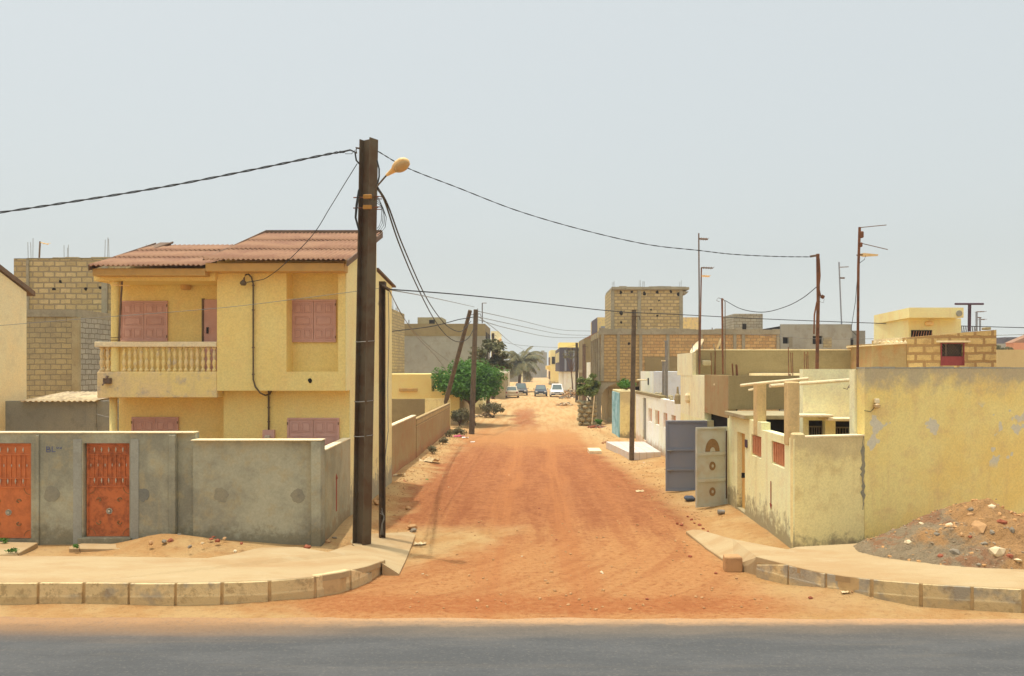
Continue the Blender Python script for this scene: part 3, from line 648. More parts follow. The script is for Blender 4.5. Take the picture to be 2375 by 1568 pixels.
# windows and doors
shutter(h, X(280,19.9), X(390,19.9), Z(792,19.9), Z(698,19.9), 19.897)
shutter(h, X(675,19.4), X(781,19.4)-.01, Z(794,19.4), Z(695,19.4), 19.397)
shutter(h, X(667,19.3), X(787,19.3), 1.35, Z(969,19.3), 19.297)
shutter(h, X(307,19.9), X(415,19.9), 1.35, Z(967,19.9), 19.897)
d = MB().box(X(475,19.9), XM-.004, 19.84, 19.897, 3.535, Z(695,19.9)).build('balcony_door', M['pink'], h, bevel=.006)
MB().box(X(475,19.9)-.05, X(475,19.9)-.002, 19.83, 19.897, 3.535, Z(693,19.9)).build('door_frame', M['fascia'], d)
MB().box(X(482,19.9), X(486,19.9), 19.80, 19.84, 4.45, 4.6).build('handle', M['black'], d)
# wall lights
MB().lathe((X(431,19.8), 19.80, Z(673,19.85)), [(.09,0),(.12,.03),(.12,.14),(.09,.19)], 14).build('wall_light', M['fascia_y'], h, bevel=.01)
l = MB().box(X(241,18.85), X(257,18.85), 18.80, 18.9, Z(890,18.85), Z(877,18.85)); l.tube([P(249,872,18.84), P(246,880,18.8)], .03, 6); l.tube([P(241,888,18.8), P(238,893,18.74)], .02, 6)
l.build('broken_wall_lamp', M['fascia'], h)
MB().disc((X(719,18.9), 18.9, Z(883,18.9)), (0,-1,0), .05, .006, 10, .2, rnd).build('pipe_hole', M['black'], h)
# service mast with goose neck, conduit, meter
pts_ = [P(566,660,18.74), P(566,645,18.78), P(570,637,18.8), P(576,636,18.82), P(583,643,18.84), P(587,658,18.85), P(587,760,18.85), P(587,880,18.85), P(592,897,18.87), P(603,911,18.9), P(615,917,19.05), P(626,914,19.2), P(629,906,19.26)]
con = MB().tube(pts_, .019, 8).tube([P(623,906,19.26), P(623,1000,19.26)], .022, 8).build('service_conduit', M['wood_pole'], h, smooth=True)
mb = MB()
for v_ in (662, 719, 806, 868): p = P(587, v_, 18.85); mb.lathe((p.x, p.y, p.z), [(.032,-.015),(.032,.015)], 10)
for v_ in (945, 978): p = P(623, v_, 19.26); mb.lathe((p.x, p.y, p.z), [(.034,-.015),(.034,.015)], 10)
mb.build('pipe_clip', M['fascia'], con)
p = P(564, 656, 18.74); MB().lathe(p, [(.02,.07),(.07,.02),(.075,-.02),(.05,-.06)][::-1], 12).build('weather_cap', M['wood_pole'], con)
mt = MB().box(X(610,19.25), X(637,19.25), 19.2, 19.297, Z(1030,19.25), Z(997,19.25)).build('meter_board', M['pink'], h, bevel=.005)
MB().box(X(617,19.25), X(629,19.25), 19.12, 19.2, Z(1021,19.25), Z(1009,19.25)).build('meter', M['ornament'], mt, bevel=.01)
# tv pole leaning on the balcony column (own thing)
a = thing('antenna_pole', P(276,792,18.93), 'thin dark aerial pole with a short crossbar tied to the balcony column', 'antenna')
MB().tube([P(276,792,18.93), P(279,720,18.93), P(283,652,18.93)], .022, 6).build('pole', M['fascia'], a)
MB().tube([P(262,661,18.9), P(300,663,18.9)], .014, 5).build('crossbar', M['lampshell'], a)

# ------------------------------------------------------------------ grey yard wall with two orange doors
YW = 16.3; ZT = Z(1005, YW); ZT2 = Z(1022, 16.2)
yw = thing('yard_wall', (X(400,YW), YW, .0), 'mottled grey cement yard wall with two orange metal doors in front of the yellow house', 'wall')
xl = X(-420, YW); xr = X(450, YW)
ZD0, ZD1 = Z(1246, YW), Z(1028, YW)
mb = MB(); wall(mb, (xl, YW), (X(408,YW), YW), -.1, ZT, .2, [(X(193,YW)-xl, X(300,YW)-xl, ZD0, ZD1), (X(-42,YW)-xl, X(72,YW)-xl, Z(1250,YW), Z(1028,YW)), (X(-240,YW)-xl, X(-170,YW)-xl, Z(1250,YW), Z(1028,YW))]); mb.build('wall_section', M['grey'], yw)
MB().box(X(408,YW)+.002, xr, 16.38, 16.55, -.1, ZT).build('wall_section', M['grey'], yw)
MB().box(xr+.002, X(722,16.2), 16.25, 16.42, -.1, ZT2).build('wall_section', M['grey'], yw)
mb = MB().box(X(84,YW), X(92,YW), YW-.03, YW-.002, -.1, ZT-.03).box(X(392,YW), X(408,YW)-.002, YW-.03, YW-.002, -.1, ZT-.03); mb.build('pilaster', M['grey'], yw, bevel=.01)
MB().box(X(722,16.2)+.002, X(746,16.2), 16.14, 16.45, -.1, ZT2).build('corner_post', M['grey'], yw, bevel=.015)
mb = MB().box(xl, xr-.001, YW-.02, YW+.26, ZT+.001, ZT+.025).box(xr+.001, X(746,16.2)+.01, 16.13, 16.46, ZT2+.001, ZT2+.022); mb.build('wall_cap', M['cap'], yw, bevel=.006)
# recess trim round the door
mb = MB().box(X(170,YW), X(190,YW), YW-.012, YW-.002, ZD0-.25, ZD1+.08).box(X(303,YW), X(322,YW), YW-.012, YW-.002, ZD0-.25, ZD1+.08); mb.build('door_surround', M['grey2'], yw, bevel=.004)
for u_, v_, r_, m_ in ((120,1145,.16,'patch'), (333,1147,.135,'patch_dark'), (513,1148,.15,'patch'), (690,1150,.14,'patch')):
    yy = YW if u_ < 408 else 16.25
    MB().disc((X(u_,yy), yy-.001, Z(v_,yy)), (0,-1,0), r_, .005, 20, .14, rnd, sx=.95).build('plaster_patch', M[m_], yw)
# blue letters "BL" with tick marks
mb = MB(); yy = YW-.004
def stroke(a, b, w_=.012): 
    p, q = P(a[0], a[1], yy), P(b[0], b[1], yy); dd = (q-p).normalized(); nn = Vector((-dd.z, 0, dd.x))*w_/2*1.0
    mb.prism([p-nn, q-nn, q+nn, p+nn], (0, -.003, 0))
for s_ in (((108,1036),(108,1048)), ((108,1036),(114,1037)), ((114,1037),(115,1041)), ((115,1041),(109,1042)), ((109,1042),(117,1044)), ((117,1044),(116,1048)), ((116,1048),(108,1048)), ((121,1035),(121,1048)), ((121,1048),(129,1047)),
           ((131,1037),(133,1041)), ((135,1037),(136,1040)), ((139,1038),(140,1041)), ((142,1037),(142,1041))): stroke(*s_)
mb.build('blue_lettering', M['blue_mark'], yw)
def orange_door(x0, x1, z0, z1, y, mat, name='door'):
    d = MB().box(x0, x1, y, y+.04, z0, z1).build(name, mat, yw); W = x1-x0; Hh = z1-z0
    fr = MB(); t = .035
    fr.box(x0, x0+t, y-.025, y-.002, z0, z1).box(x1-t, x1, y-.025, y-.002, z0, z1).box(x0+t, x1-t, y-.025, y-.002, z1-t, z1).box(x0+t, x1-t, y-.025, y-.002, z0, z0+t*.8)
    for f_ in (.88, .63, .535): fr.box(x0+t, x1-t, y-.02, y-.002, z0+Hh*f_-.014, z0+Hh*f_+.014)
    fr.build('door_frame', mat, d, bevel=.003)
    bars = MB(); n = 10
    for i in range(n): xx = x0+W*(i+.5)/n; bars.box(xx-.009, xx+.009, y-.018, y-.004, z0+Hh*.55, z0+Hh*.87)
    bars.build('bars', mat, d)
    tips = MB()
    def tip(x, z, r, l_):
        tips.lathe((x, y-.03, z), [(.002,-l_), (r*.5,-l_*.5), (r,0), (r*.5,l_*.6), (.002,l_)], 6)
    for i in range(5):
        xx = x0+W*(.18+.16*i); tip(xx, z0+Hh*.93, .017, .055); tip(xx, z0+Hh*.60, .017, .055)
    for i in range(6): tip(x0+W*(.10+.16*i), z0+Hh*.765, .011, .035)
    tips.build('spear_tips', M['ornament'], d)
    c = Vector(((x0+x1)/2, y, z0+Hh*.27)); orn = MB()
    for i in range(8): a_ = i*math.pi/4; orn.disc((c.x+.035*math.cos(a_), y, c.z+.035*math.sin(a_)), (0,-1,0), .028, .014, 8)
    orn.disc(c, (0,-1,0), .03, .024, 10); orn.build('medallion', M['ornament'], d)
    cur = MB()
    for sx in (-1, 1):
        for sz in (-1, 1):
            cc = Vector((c.x+sx*.20, y-.012, c.z+sz*.22+.0)); pl = []
            for k in range(9):
                a_ = k*.62; r_ = .055*(1-k*.08); pl.append(cc + Vector((sx*r_*math.cos(a_), 0, sz*r_*math.sin(a_))))
            cur.tube(pl, .010, 5)
            arc = [Vector((c.x+sx*(W*.46-.13*math.sin(k*.26)), y-.006, c.z+sz*(Hh*.255-.13*math.cos(k*.26)))) for k in range(7)]
            cur.tube(arc, .005, 5)
    cur.build('scroll_ornament', M['gate_orn'], d)
    return d
orange_door(X(196,YW), X(300,YW)-.004, ZD0+.002, ZD1-.004, YW+.10, M['orange_door_worn'])
orange_door(X(-40,YW), X(72,YW)-.004, Z(1249,YW), ZD1-.004, YW+.06, M['orange_door'])
orange_door(X(-238,YW), X(-172,YW), Z(1249,YW), ZD1-.004, YW+.06, M['orange_door'])
MB().box(X(184,YW), X(306,YW), YW-.08, YW-.002, -.1, ZD0-.0).build('doorstep', M['grey'], yw, bevel=.01)
tag(slab('concrete_step', [G(-300,1300,.2), G(40,1284,.2), G(88,1258,.2), G(-300,1252,.2)], -.05, M['pave']), kind='structure')
tag(slab('concrete_step', [G(160,1268,.19), G(160,1272,.19), G(340,1273,.19), G(350,1262,.19), G(190,1260,.19)], -.05, M['pave']), kind='structure')
# side wall towards the street
sw = thing('garden_side_wall', (-4.25, 17.8, 0), 'low tan cement side wall with a painted red arrow between grey wall corner and yellow house', 'wall')
ang = [(X(746,16.2)+.0, 16.46), (XR+.02, 19.25)]
mb = MB(); wall(mb, (X(746,16.2)+.0, 16.455), (XR+.03, 19.28), -.1, 1.95, .16); mb.build('wall', M['side_grey'], sw)
mb = MB(); wall(mb, (X(746,16.2)+.01, 16.455), (XR+.04, 19.28), 1.951, 1.975, .18); mb.build('wall_cap', M['cap'], sw)
xa = -4.2215; mb = MB().prism([(xa, 17.56, Z(1186,17.6)), (xa, 17.66, Z(1186,17.6)), (xa, 17.66, Z(1108,17.6)), (xa, 17.56, Z(1108,17.6))], (.006, 0, 0))
mb.prism([(xa, 17.48, Z(1112,17.6)), (xa, 17.74, Z(1112,17.6)), (xa, 17.61, Z(1098,17.6))], (.006, 0, 0)); mb.build('red_arrow', M['red_mark'], sw)

# ------------------------------------------------------------------ neighbours on the left
nb = thing('gable_house', (-16, 22, 0), 'pale yellow gable end with sloping dark roof edge at the left border', 'house')
xw = X(61.5, 25)
mb = MB().prism(yz(xw, [(19.2,0),(25,0),(25,5.93),(22.6,6.85),(19.2,5.95)]), (-6, 0, 0)); mb.build('wall', M['gable'], nb)
mb = MB().prism(yz(xw+.06, [(25.35,5.84),(25.35,5.98),(22.6,7.02),(22.6,6.88)]), (-6.2, 0, 0)); mb.build('rear_roof', M['fascia'], nb)
mb = MB().prism(yz(xw+.06, [(18.7,5.84),(22.58,6.88),(22.58,7.02),(18.7,5.98)]), (-6.2, 0, 0)); mb.build('front_roof', M['tile_roof'], nb)
gw = thing('grey_yard_wall', (X(150,24), 24, 0), 'grey cement wall under a pale corrugated lean-to roof left of the yellow house', 'wall')
MB().box(X(-20,24), X(300,24), 24, 24.2, 0, Z(930,24)).build('wall', M['grey_dark'], gw)
mb = MB(); 
for x_ in (X(200,24), ): mb.box(x_, x_+.3, 23.97, 23.998, 0, Z(935,24))
mb.build('pilaster', M['grey_dark'], gw)
corrugated(X(55,24), X(232,24), 23.8, 26.3, Z(932,23.8), Z(932,23.8)+.22, .16, .02, 1).build('lean_to_roof', M['roof_grey'], gw, smooth=True)
bb = thing('unfinished_block_house', (X(150,31), 32, 0), 'tall unfinished house of bare yellow and grey blocks left behind the yellow house', 'house')
Y1 = 31
MB().box(X(32,34), X(330,34), 34, 42, 0, Z(600,34)).build('upper_wall', M['brick_y'], bb)
mb = MB(); bumpy(mb, X(32,34), X(330,34), 34, 34.25, Z(600,34), .07, .5); mb.build('parapet_top', M['conc_rough'], bb)
mb = MB().box(X(62,Y1), X(168,Y1), Y1, 33.9, 0, Z(735,Y1)); mb.build('lower_wall', M['brick_l'], bb)
mb = MB().prism([(X(176,Y1), Y1, 0), (X(178,Y1), Y1, 0), (X(262,33.5), 33.5, 0), (X(252,33.9), 33.9, 0), (X(176,Y1), 33.9, 0)], (0, 0, Z(735,Y1))); mb.build('lower_wall', M['brick_g'], bb)
mb = MB().box(X(168,Y1)+.002, X(176,Y1)+.12, Y1-.05, Y1+.12, 0, Z(735,Y1)); mb.build('concrete_column', M['conc_rough'], bb)
mb = MB().box(X(52,Y1), X(178,Y1), Y1-.06, Y1+.1, Z(735,Y1)+.002, Z(718,Y1)); mb.prism([(X(178,Y1)+.01, Y1-.06, 0), (X(262,33.5), 33.4, 0), (X(262,33.5), 33.6, 0), (X(178,Y1)+.01, Y1+.1, 0)], (0,0,.28))
for i in range(len(mb.v)-8, len(mb.v)): mb.v[i] = (mb.v[i][0], mb.v[i][1], mb.v[i][2]+Z(735,Y1)+.002)
mb.build('ring_beam', M['conc_col'], bb)
MB().box(X(240,34)-.05, X(250,34), 33.93, 33.998, 0, Z(604,34)).box(X(62,34), X(68,34), 33.95, 33.998, 3, Z(602,34)).build('concrete_column', M['conc_col'], bb)
rebar(bb, [(X(62,34),34.1,Z(598,34)), (X(240,34),34.1,Z(596,34)), (X(285,34),36,Z(596,34)), (X(85,34),36,Z(598,34))], .8, .01, 'galv')
for u_, v_ in ((125,670),(200,670),(233,668),(140,653)): MB().disc((X(u_,34), 34, Z(v_,34)), (0,-1,0), .07, .01, 8, .4, rnd).build('wall_hole', M['black'], bb)
an = thing('roof_antenna', P(93,597,36), 'short dark mast with bent orange aerial on the block house roof', 'antenna')
MB().tube([P(91,598,36), P(93,560,36)], .035, 6).build('mast', M['fascia'], an)
MB().tube([P(93,562,36), P(112,567,36)], .025, 6).tube([P(100,566,36), P(118,564,36)], .01, 5).build('aerial', M['lampshell'], an)

# ------------------------------------------------------------------ poles on the corner
def hbeam(mb, p0, p1, w_, d_, t=.018, yaw=0):
    """I-section mast from p0 to p1"""
    p0, p1 = Vector(p0), Vector(p1); ca, sa = math.cos(yaw), math.sin(yaw)
    def loop(x0, x1, y0, y1):
        q = [(x0,y0),(x1,y0),(x1,y1),(x0,y1)]; return [Vector((a*ca-b*sa, a*sa+b*ca, 0)) + p0 for a, b in q]
    v = p1-p0
    mb.prism(loop(-w_/2, -w_/2+t, -d_/2, d_/2), v); mb.prism(loop(w_/2-t, w_/2, -d_/2, d_/2), v); mb.prism(loop(-w_/2+t, w_/2-t, -.012, .012), v)
    return mb
bp = Vector((X(838,16.2), 16.2, .13)); tp = P(855, 324, 16.2)
mp = thing('utility_pole', bp, 'tall thick dark steel beam pole carrying cables and a street lamp at the corner', 'utility pole')
mb = MB(); yaw = R(-32); hbeam(mb, bp-Vector((0,0,.3)), tp, .285, .23, .02, yaw); mb.build('mast', M['steel_face'], mp)
def on_pole(v, off=0): 
    t = (v-1262)/(324-1262); return bp.lerp(tp, t)
for v_ in (792, 930, 1010):
    c = on_pole(v_); mb = MB(); rr = .19
    loop_ = [c+Vector((rr*math.cos(a_*math.pi/4+.3)*1.0, rr*math.sin(a_*math.pi/4+.3)*.85, .015*math.sin(a_))) for a_ in range(9)]
    mb.tube(loop_, .007, 5); mb.build('wire_tie', M['galv'], mp)
for v_ in (461, 485):
    c = on_pole(v_); MB().box(c.x-.05, c.x+.12, c.y-.21, c.y-.17, c.z-.04, c.z+.04).build('clamp_band', M['brass'], mp, bevel=.005)
    mb = MB().tube([c+Vector((-.26,-.1,.0)), c+Vector((.24,-.16,0))], .012, 6); mb.tube([c+Vector((.17,-.14,.02)), c+Vector((.30,-.14,.01)), c+Vector((.30,-.12,-.03)), c+Vector((.17,-.14,-.03))], .010, 5)
    mb.build('clamp_bolt', M['rust'], mp)
hook = MB().tube([P(836,345,16.1), P(826,343,16.05), P(826,356,16.05)], .02, 6); hook.build('hook', M['steel'], mp)
arm = MB().tube([P(868,465,16.0), P(869,446,15.98), P(876,430,15.95), P(888,416,15.9), P(902,400,15.85)], .017, 8).build('lamp_arm', M['wood_pole'], mp, smooth=True)
# street lamp head, seen from below
ax0 = P(896, 407, 15.85); ax1 = P(946, 372, 15.6); dd = (ax1-ax0).normalized(); side = Vector((0.25,-.55,-.2)); side = (side - dd*side.dot(dd)).normalized(); dn = dd.cross(side).normalized()
if dn.z > 0: dn = -dn
down = (Vector((.35,-.65,-.75)) - dd*Vector((.35,-.65,-.75)).dot(dd)).normalized(); wid = dd.cross(down).normalized()
def ell(t, w_, h_, n=12): 
    c = ax0 + (ax1-ax0)*t; return [c + wid*(w_*math.cos(2*math.pi*i/n)) + down*(h_*math.sin(2*math.pi*i/n)*(.55 if math.sin(2*math.pi*i/n) > 0 else 1)) for i in range(n)]
secs = [(0,.03,.03),(.18,.045,.05),(.32,.06,.06),(.42,.10,.08),(.6,.135,.11),(.8,.135,.11),(.93,.10,.08),(1.0,.04,.035)]
mb = MB(); vs = []; 
for s_ in secs: vs += ell(*s_)
fs = [(i*12+j, i*12+(j+1) % 12, (i+1)*12+(j+1) % 12, (i+1)*12+j) for i in range(len(secs)-1) for j in range(12)] + [tuple(range(12)), tuple(range(len(vs)-12, len(vs)))]
mb.add(vs, fs); head = mb.build('lamp_head', M['lampshell'], mp, smooth=True)
c = ax0 + (ax1-ax0)*.70 + down*.045
gl = MB(); vs = []; lv = [(1,0),(.9,.03),(.6,.05),(.05,.058)]
for k, dz in lv:
    vs += [c + dd*(.175*k*math.cos(2*math.pi*i/14)) + wid*(.115*k*math.sin(2*math.pi*i/14)) + down*dz for i in range(14)]
gl.add(vs, [(i*14+j, i*14+(j+1) % 14, (i+1)*14+(j+1) % 14, (i+1)*14+j) for i in range(3) for j in range(14)] + [tuple(range(42, 56))])
gl.build('lamp_glass', M['lampglass'], head, smooth=True)
# coils hanging on the pole
mb = MB()
for k in range(4):
    pl = [P(874+q*(.7+.22*k), v_ + k*5-6, 16.05+.03*k) for q, v_ in ((0,462),(10,472),(16,495),(14,518),(6,532),(0,536))]; mb.tube(pl, .006, 5)
mb.tube([P(874,372,16), P(879,392,16), P(879,410,16), P(874,432,16)], .016, 6)
for k in range(3): mb.tube([P(833-k, 440, 16.05), P(829-k*2, 475, 16.0), P(826-k*1.5, 505, 16.0), P(833, 535+k*3, 16.05)], .009, 5)
mb.tube([P(795,352,16), P(812,348,16), P(823,353,16), P(826,372,16), P(833,380,16.05)], .017, 6); mb.tube([P(800,357,16), P(815,357,16), P(830,343,16)], .006, 5)
mb.build('cable_coil', M['wire'], mp)

p2 = G(886,1247,.1); t2 = P(886, 657, p2.y)
sp = thing('steel_post', p2, 'slender dark steel post standing just right of the thick corner pole', 'utility pole')
mb = MB(); hbeam(mb, p2-Vector((0,0,.2)), t2, .12, .12, .03, R(20)); mb.build('mast', M['steel'], sp)
mb = MB().box(t2.x-.05, t2.x+.07, t2.y-.1, t2.y+.1, t2.z-.05, t2.z+.03); mb.tube([P(886,662,p2.y-.1), P(900,671,p2.y-.1), P(903,672,p2.y-.1)], .04, 6); mb.build('cable_clamp', M['steel'], sp)
mb = MB()
for k in range(3): mb.tube([P(881+k*2,1190-k*6,p2.y-.09), P(891,1196+k*4,p2.y-.10), P(885+k,1215,p2.y-.1), P(882+k*3,1240,p2.y-.09)], .006, 5)
mb.build('tie_wire', M['galv'], sp)
mb = MB().tube([P(900,676,17.4), P(902,760,17.4), P(899,900,17.4), P(900,1000,17.4), P(893,1060,17.4)], .008, 5); mb.tube([P(880,690,17.3), P(878,705,17.3), P(884,730,17.35)], .01, 5); mb.build('hanging_cable', M['wire_light'], sp)

# ------------------------------------------------------------------ left side of the street
rw = thing('roadside_wall', (-4.65, 30, 0), 'low reddish tan cement wall running along the left edge of the dirt street', 'wall')
mb = MB(); wall(mb, (-4.50, 25.0), (-4.60, 32.3), -.1, 1.74, .16); mb.build('wall_section', M['roadwall'], rw)
mb = MB(); wall(mb, (-4.49, 25.0), (-4.59, 32.3), 1.741, 1.775, .18); mb.build('wall_cap', M['cap'], rw)
mb = MB(); wall(mb, (-4.58, 32.31), (-4.75, 47.0), -.1, 1.30, .16); mb.build('wall_section', M['roadwall'], rw)
mb = MB(); wall(mb, (-4.575, 32.31), (-4.745, 47.0), 1.301, 1.62, .17); mb.build('block_course', M['brick_t'], rw)
cw = thing('cross_wall', (-6.5, 47.2, 0), 'low yellowish cross wall with a grey cement patch behind the roadside wall', 'wall')
MB().box(-13, X(985,47.2), 47.2, 47.4, 0, 1.85).build('cement_section', M['grey_tan'], cw)
MB().box(X(985,47.2)+.002, -4.76, 47.2, 47.4, 0, 1.86).build('painted_section', M['olive_wall'], cw)
yb = thing('flat_yellow_house', (-6, 54, 0), 'low flat yellow house with a ledge, behind the round green tree on the left', 'house')
MB().box(-14, X(1000,52), 52, 62, 0, Z(868,52)).build('wall', M['yellow'], yb)
MB().box(X(1000,52)+.002, -4.65, 52.02, 61, 0, Z(908,52)).build('annex_wall', M['yellow'], yb)
MB().box(-4.648, -4.4, 52.3, 60, 0, Z(908,52)-.1).build('side_wall', M['conc_rough'], yb)
MB().box(X(926,52), X(968,52), 51.88, 51.998, Z(908,52), Z(900,52)).build('ledge', M['fascia_y'], yb, bevel=.02)
mb = MB().box(X(901,52), X(905,52), 51.9, 51.998, Z(908,52), Z(901,52)); mb.build('spout', M['fascia_y'], yb)
gb = thing('grey_block_building', (-8, 80, 0), 'large grey cement building with a small roof hut on the left of the street', 'building')
YB = 75
MB().box(-22, X(1124,YB), YB, 84, 0, Z(779,YB)).build('wall', M['grey2'], gb)
MB().box(-22.05, X(1124,YB)+.03, YB-.06, 84.05, Z(779,YB)+.002, Z(751,YB)).build('parapet', M['grey_tan'], gb)
mb = MB().box(X(897,YB), X(1124,YB), YB-.01, YB-.0, 0, 0.01)
MB().box(X(968,YB+2), X(1024,YB+2), YB+2, YB+6, Z(751,YB)-.2, Z(736,YB+2)).build('roof_hut', M['conc_rough'], gb)
MB().box(X(995,YB+2), X(1008,YB+2), YB+1.98, YB+1.997, Z(751,YB)+.1, Z(742,YB+2)).build('hut_opening', M['black'], gb)
xs_ = X(1124,YB)
for k in range(3):
    y_ = YB+1.2+k*2.8
    f = MB().box(xs_+.03, xs_+.05, y_, y_+1.8, 5.2, 7.0).build('window', M['black'], gb)
    f = MB().box(xs_+.002, xs_+.04, y_, y_+1.8, 1.2, 3.0).build('window', M['fascia'], gb)
MB().box(xs_+.002, xs_+.5, YB+.4, 83.8, 4.1, 4.3).build('balcony_slab', M['louver'], gb)
rebar(gb, [(X(905,YB),YB+3,Z(751,YB)), (X(1100,YB),YB+3,Z(751,YB))], 1.6, .03, 'galv')
b3 = thing('small_brick_building', (X(890,60), 62, 0), 'narrow brick upper storey peeping out right of the yellow house roof', 'building')
MB().box(X(850,60), X(908,60), 60, 66, 0, Z(716,60)).build('wall', M['brick_y'], b3)
MB().box(X(903,60), X(907,60), 59.98, 59.997, Z(750,60), Z(738,60)).build('opening', M['black'], b3)
rebar(b3, [(X(905,60),60.3,Z(716,60))], .9, .02, 'galv')

# ------------------------------------------------------------------ generic utility poles
def pole(base, top, r0, r1, label, mat='wood_pole', cross=False, group=None, square=False, name='utility_pole'):
    t = thing(name, base, label, 'utility pole', group)
    if square:
        mb = MB(); hbeam(mb, Vector(base)-Vector((0,0,.2)), top, r0*2, r0*2, r0*.5, R(15))
    else: mb = MB().tube([Vector(base)-Vector((0,0,.2)), top], r0, 8, r1)
    mb.build('mast', M[mat], t)
    if cross:
        tp_ = Vector(top); mb = MB().box(tp_.x-1.0, tp_.x+1.0, tp_.y-.05, tp_.y+.05, tp_.z-.8, tp_.z-.7)
        for d_ in (-.9, -.45, .45, .9): mb.tube([tp_+Vector((d_,0,-.7)), tp_+Vector((d_,0,-.5))], .05, 6)
        mb.build('crossarm', M['steel'], t)
    else:
        tp_ = Vector(top); MB().tube([tp_+Vector((-r1*1.2,-r1,-.25)), tp_+Vector((r1*2.2,-r1,-.25)), tp_+Vector((r1*2.5,-r1,-.4))], .02, 6).build('cable_hook', M['steel'], t)
    return t
pole((X(1093,45), 45, 0), P(1103,718,45), .16, .12, 'weathered upright pole by the roadside wall end, paired with a leaning pole')
pole((X(1014,48), 48, 0), P(1090,720,45.3), .14, .11, 'leaning pole propped against the top of the upright pole on the left')
pole((X(1464,32.2), 32.2, 0), P(1470,719,32.2), .10, .09, 'dark pole standing at the corner of the tiled porch on the right', 'wood_pole')
pole((X(1337,86), 86, 0), P(1337,795,86), .16, .13, 'grey pole with crossarm behind the stone planter on the right', cross=True)
pole((X(1354,76), 76, 0), P(1354,798,76), .17, .15, 'thick brown pole in front of the tan house on the right', 'fascia')
pole((X(1317,135), 135, 0), P(1317,808,135), .25, .2, 'distant pole beside the rubble heap before the charcoal house', 'fascia')
pole((X(1289,200), 200, 0), P(1289,813,200), .25, .2, 'farthest pole in front of the yellow houses at street end', 'conc_col')
lp = pole((X(1143,95), 95, 0), P(1143,773,95), .2, .16, 'pole with a curved lamp arm rising above the dull tree on the left', 'steel')
mb = MB().tube([P(1143,800,95), P(1152,795,95), P(1158,789,95)], .06, 6); mb.build('lamp_arm', M['steel'], lp)
mb = MB().tube([P(1156,790,95), P(1162,786,95)], .14, 8, .2); mb.build('lamp_head', M['lampshell'], lp)

# ------------------------------------------------------------------ trees and plants
def leaf_cloud(clumps, n_per, size, rg, flat=.75, droop=0):
    mb = MB(); vs = []; fs = []
    for (c, r) in clumps:
        for _ in range(n_per):
            d = Vector((rg.gauss(0,1), rg.gauss(0,1), rg.gauss(0,1))).normalized() * r * (rg.random()**.45)
            p = c + Vector((d.x, d.y, d.z*flat)); s_ = size*rg.uniform(.6, 1.3)
            nrm = (d.normalized()*.6 + Vector((rg.gauss(0,.6), rg.gauss(0,.6), .7+rg.gauss(0,.5)))).normalized()
            t = nrm.cross(Vector((rg.gauss(0,1), rg.gauss(0,1), rg.gauss(0,1)))).normalized(); b = nrm.cross(t)
            k = len(vs); vs += [p - t*s_, p + b*s_*.45, p + t*s_ - Vector((0,0,droop*s_)), p - b*s_*.45]; fs.append((k, k+1, k+2, k+3))
    mb.v = [tuple(v) for v in vs]; mb.f = fs; return mb
def tree(base, crown_c, rx, ry, rz, n_cl, n_per, leaf, mat, label, name='broadleaf_tree', cr=.5, seed=1, trunks=1, kind='tree', group=None, tr=.12):
    rg = random.Random(seed); t = thing(name, base, label, kind, group); base = Vector(base); cc = Vector(crown_c)
    clumps = []
    for i in range(n_cl):
        d = Vector((rg.gauss(0,1), rg.gauss(0,1), rg.gauss(0,1))).normalized(); k = rg.uniform(.45, 1.0)
        if d.z < -.35: d.z = -.35 + rg.uniform(-.1,.1)
        clumps.append((cc + Vector((d.x*rx*k, d.y*ry*k, d.z*rz*k)), cr*rg.uniform(.6, 1.2)))
    tm = MB()
    for q in range(trunks):
        b = base + Vector((rg.uniform(-.25,.25)*(trunks > 1), rg.uniform(-.2,.2)*(trunks > 1), -.1)); f = b.lerp(cc, .55) + Vector((rg.uniform(-.2,.2), 0, -.1))
        tm.tube([b, b.lerp(f, .5)+Vector((rg.uniform(-.08,.08), 0, 0)), f], tr, 8, tr*.65)
        for c, r in clumps[q::trunks][:14]: tm.tube([f, f.lerp(c, .5)+Vector((0,0,.1)), c], tr*.45, 5, tr*.12)
    tm.build('trunk', M['bark'], t, smooth=True)
    leaf_cloud(clumps, n_per, leaf, rg).build('crown', M[mat], t)
    return t
tree((X(1100,52), 52, 0), (X(1083,52), 52, 2.6), 2.2, 2.0, 1.45, 84, 180, .12, 'leaf', 'bright green round crowned tree over the left side of the street', cr=.75, seed=3, trunks=2, tr=.13)
tree((X(1130,63), 63, 0), (X(1138,63), 63, 4.2), 1.55, 1.6, 1.5, 46, 60, .19, 'leaf_dark', 'dull brownish green tree behind the bright green tree', cr=.5, seed=5, tr=.16)
tree((X(1062,48.6), 48.9, 0), (X(1065,48.6), 48.9, .75), .6, .5, .6, 22, 110, .08, 'leaf_dry', 'dusty grey green bush at the end of the roadside wall', name='bush', cr=.3, seed=8, kind='bush', tr=.03, trunks=2)
tree((X(1140,60), 60, 0), (X(1140,60), 60, .7), .9, .8, .5, 16, 60, .1, 'leaf_dry', 'sparse dry brown shrub under the dull tree', name='shrub', cr=.35, seed=9, kind='bush', tr=.03)
tree((X(1061,45), 44.2, 0), (X(1061,44.2), 44.2, .22), .5, .3, .15, 9, 60, .06, 'leaf_dry', 'low dry weeds beside litter near the upright pole', name='weeds', cr=.18, seed=19, kind='weeds', tr=.02)
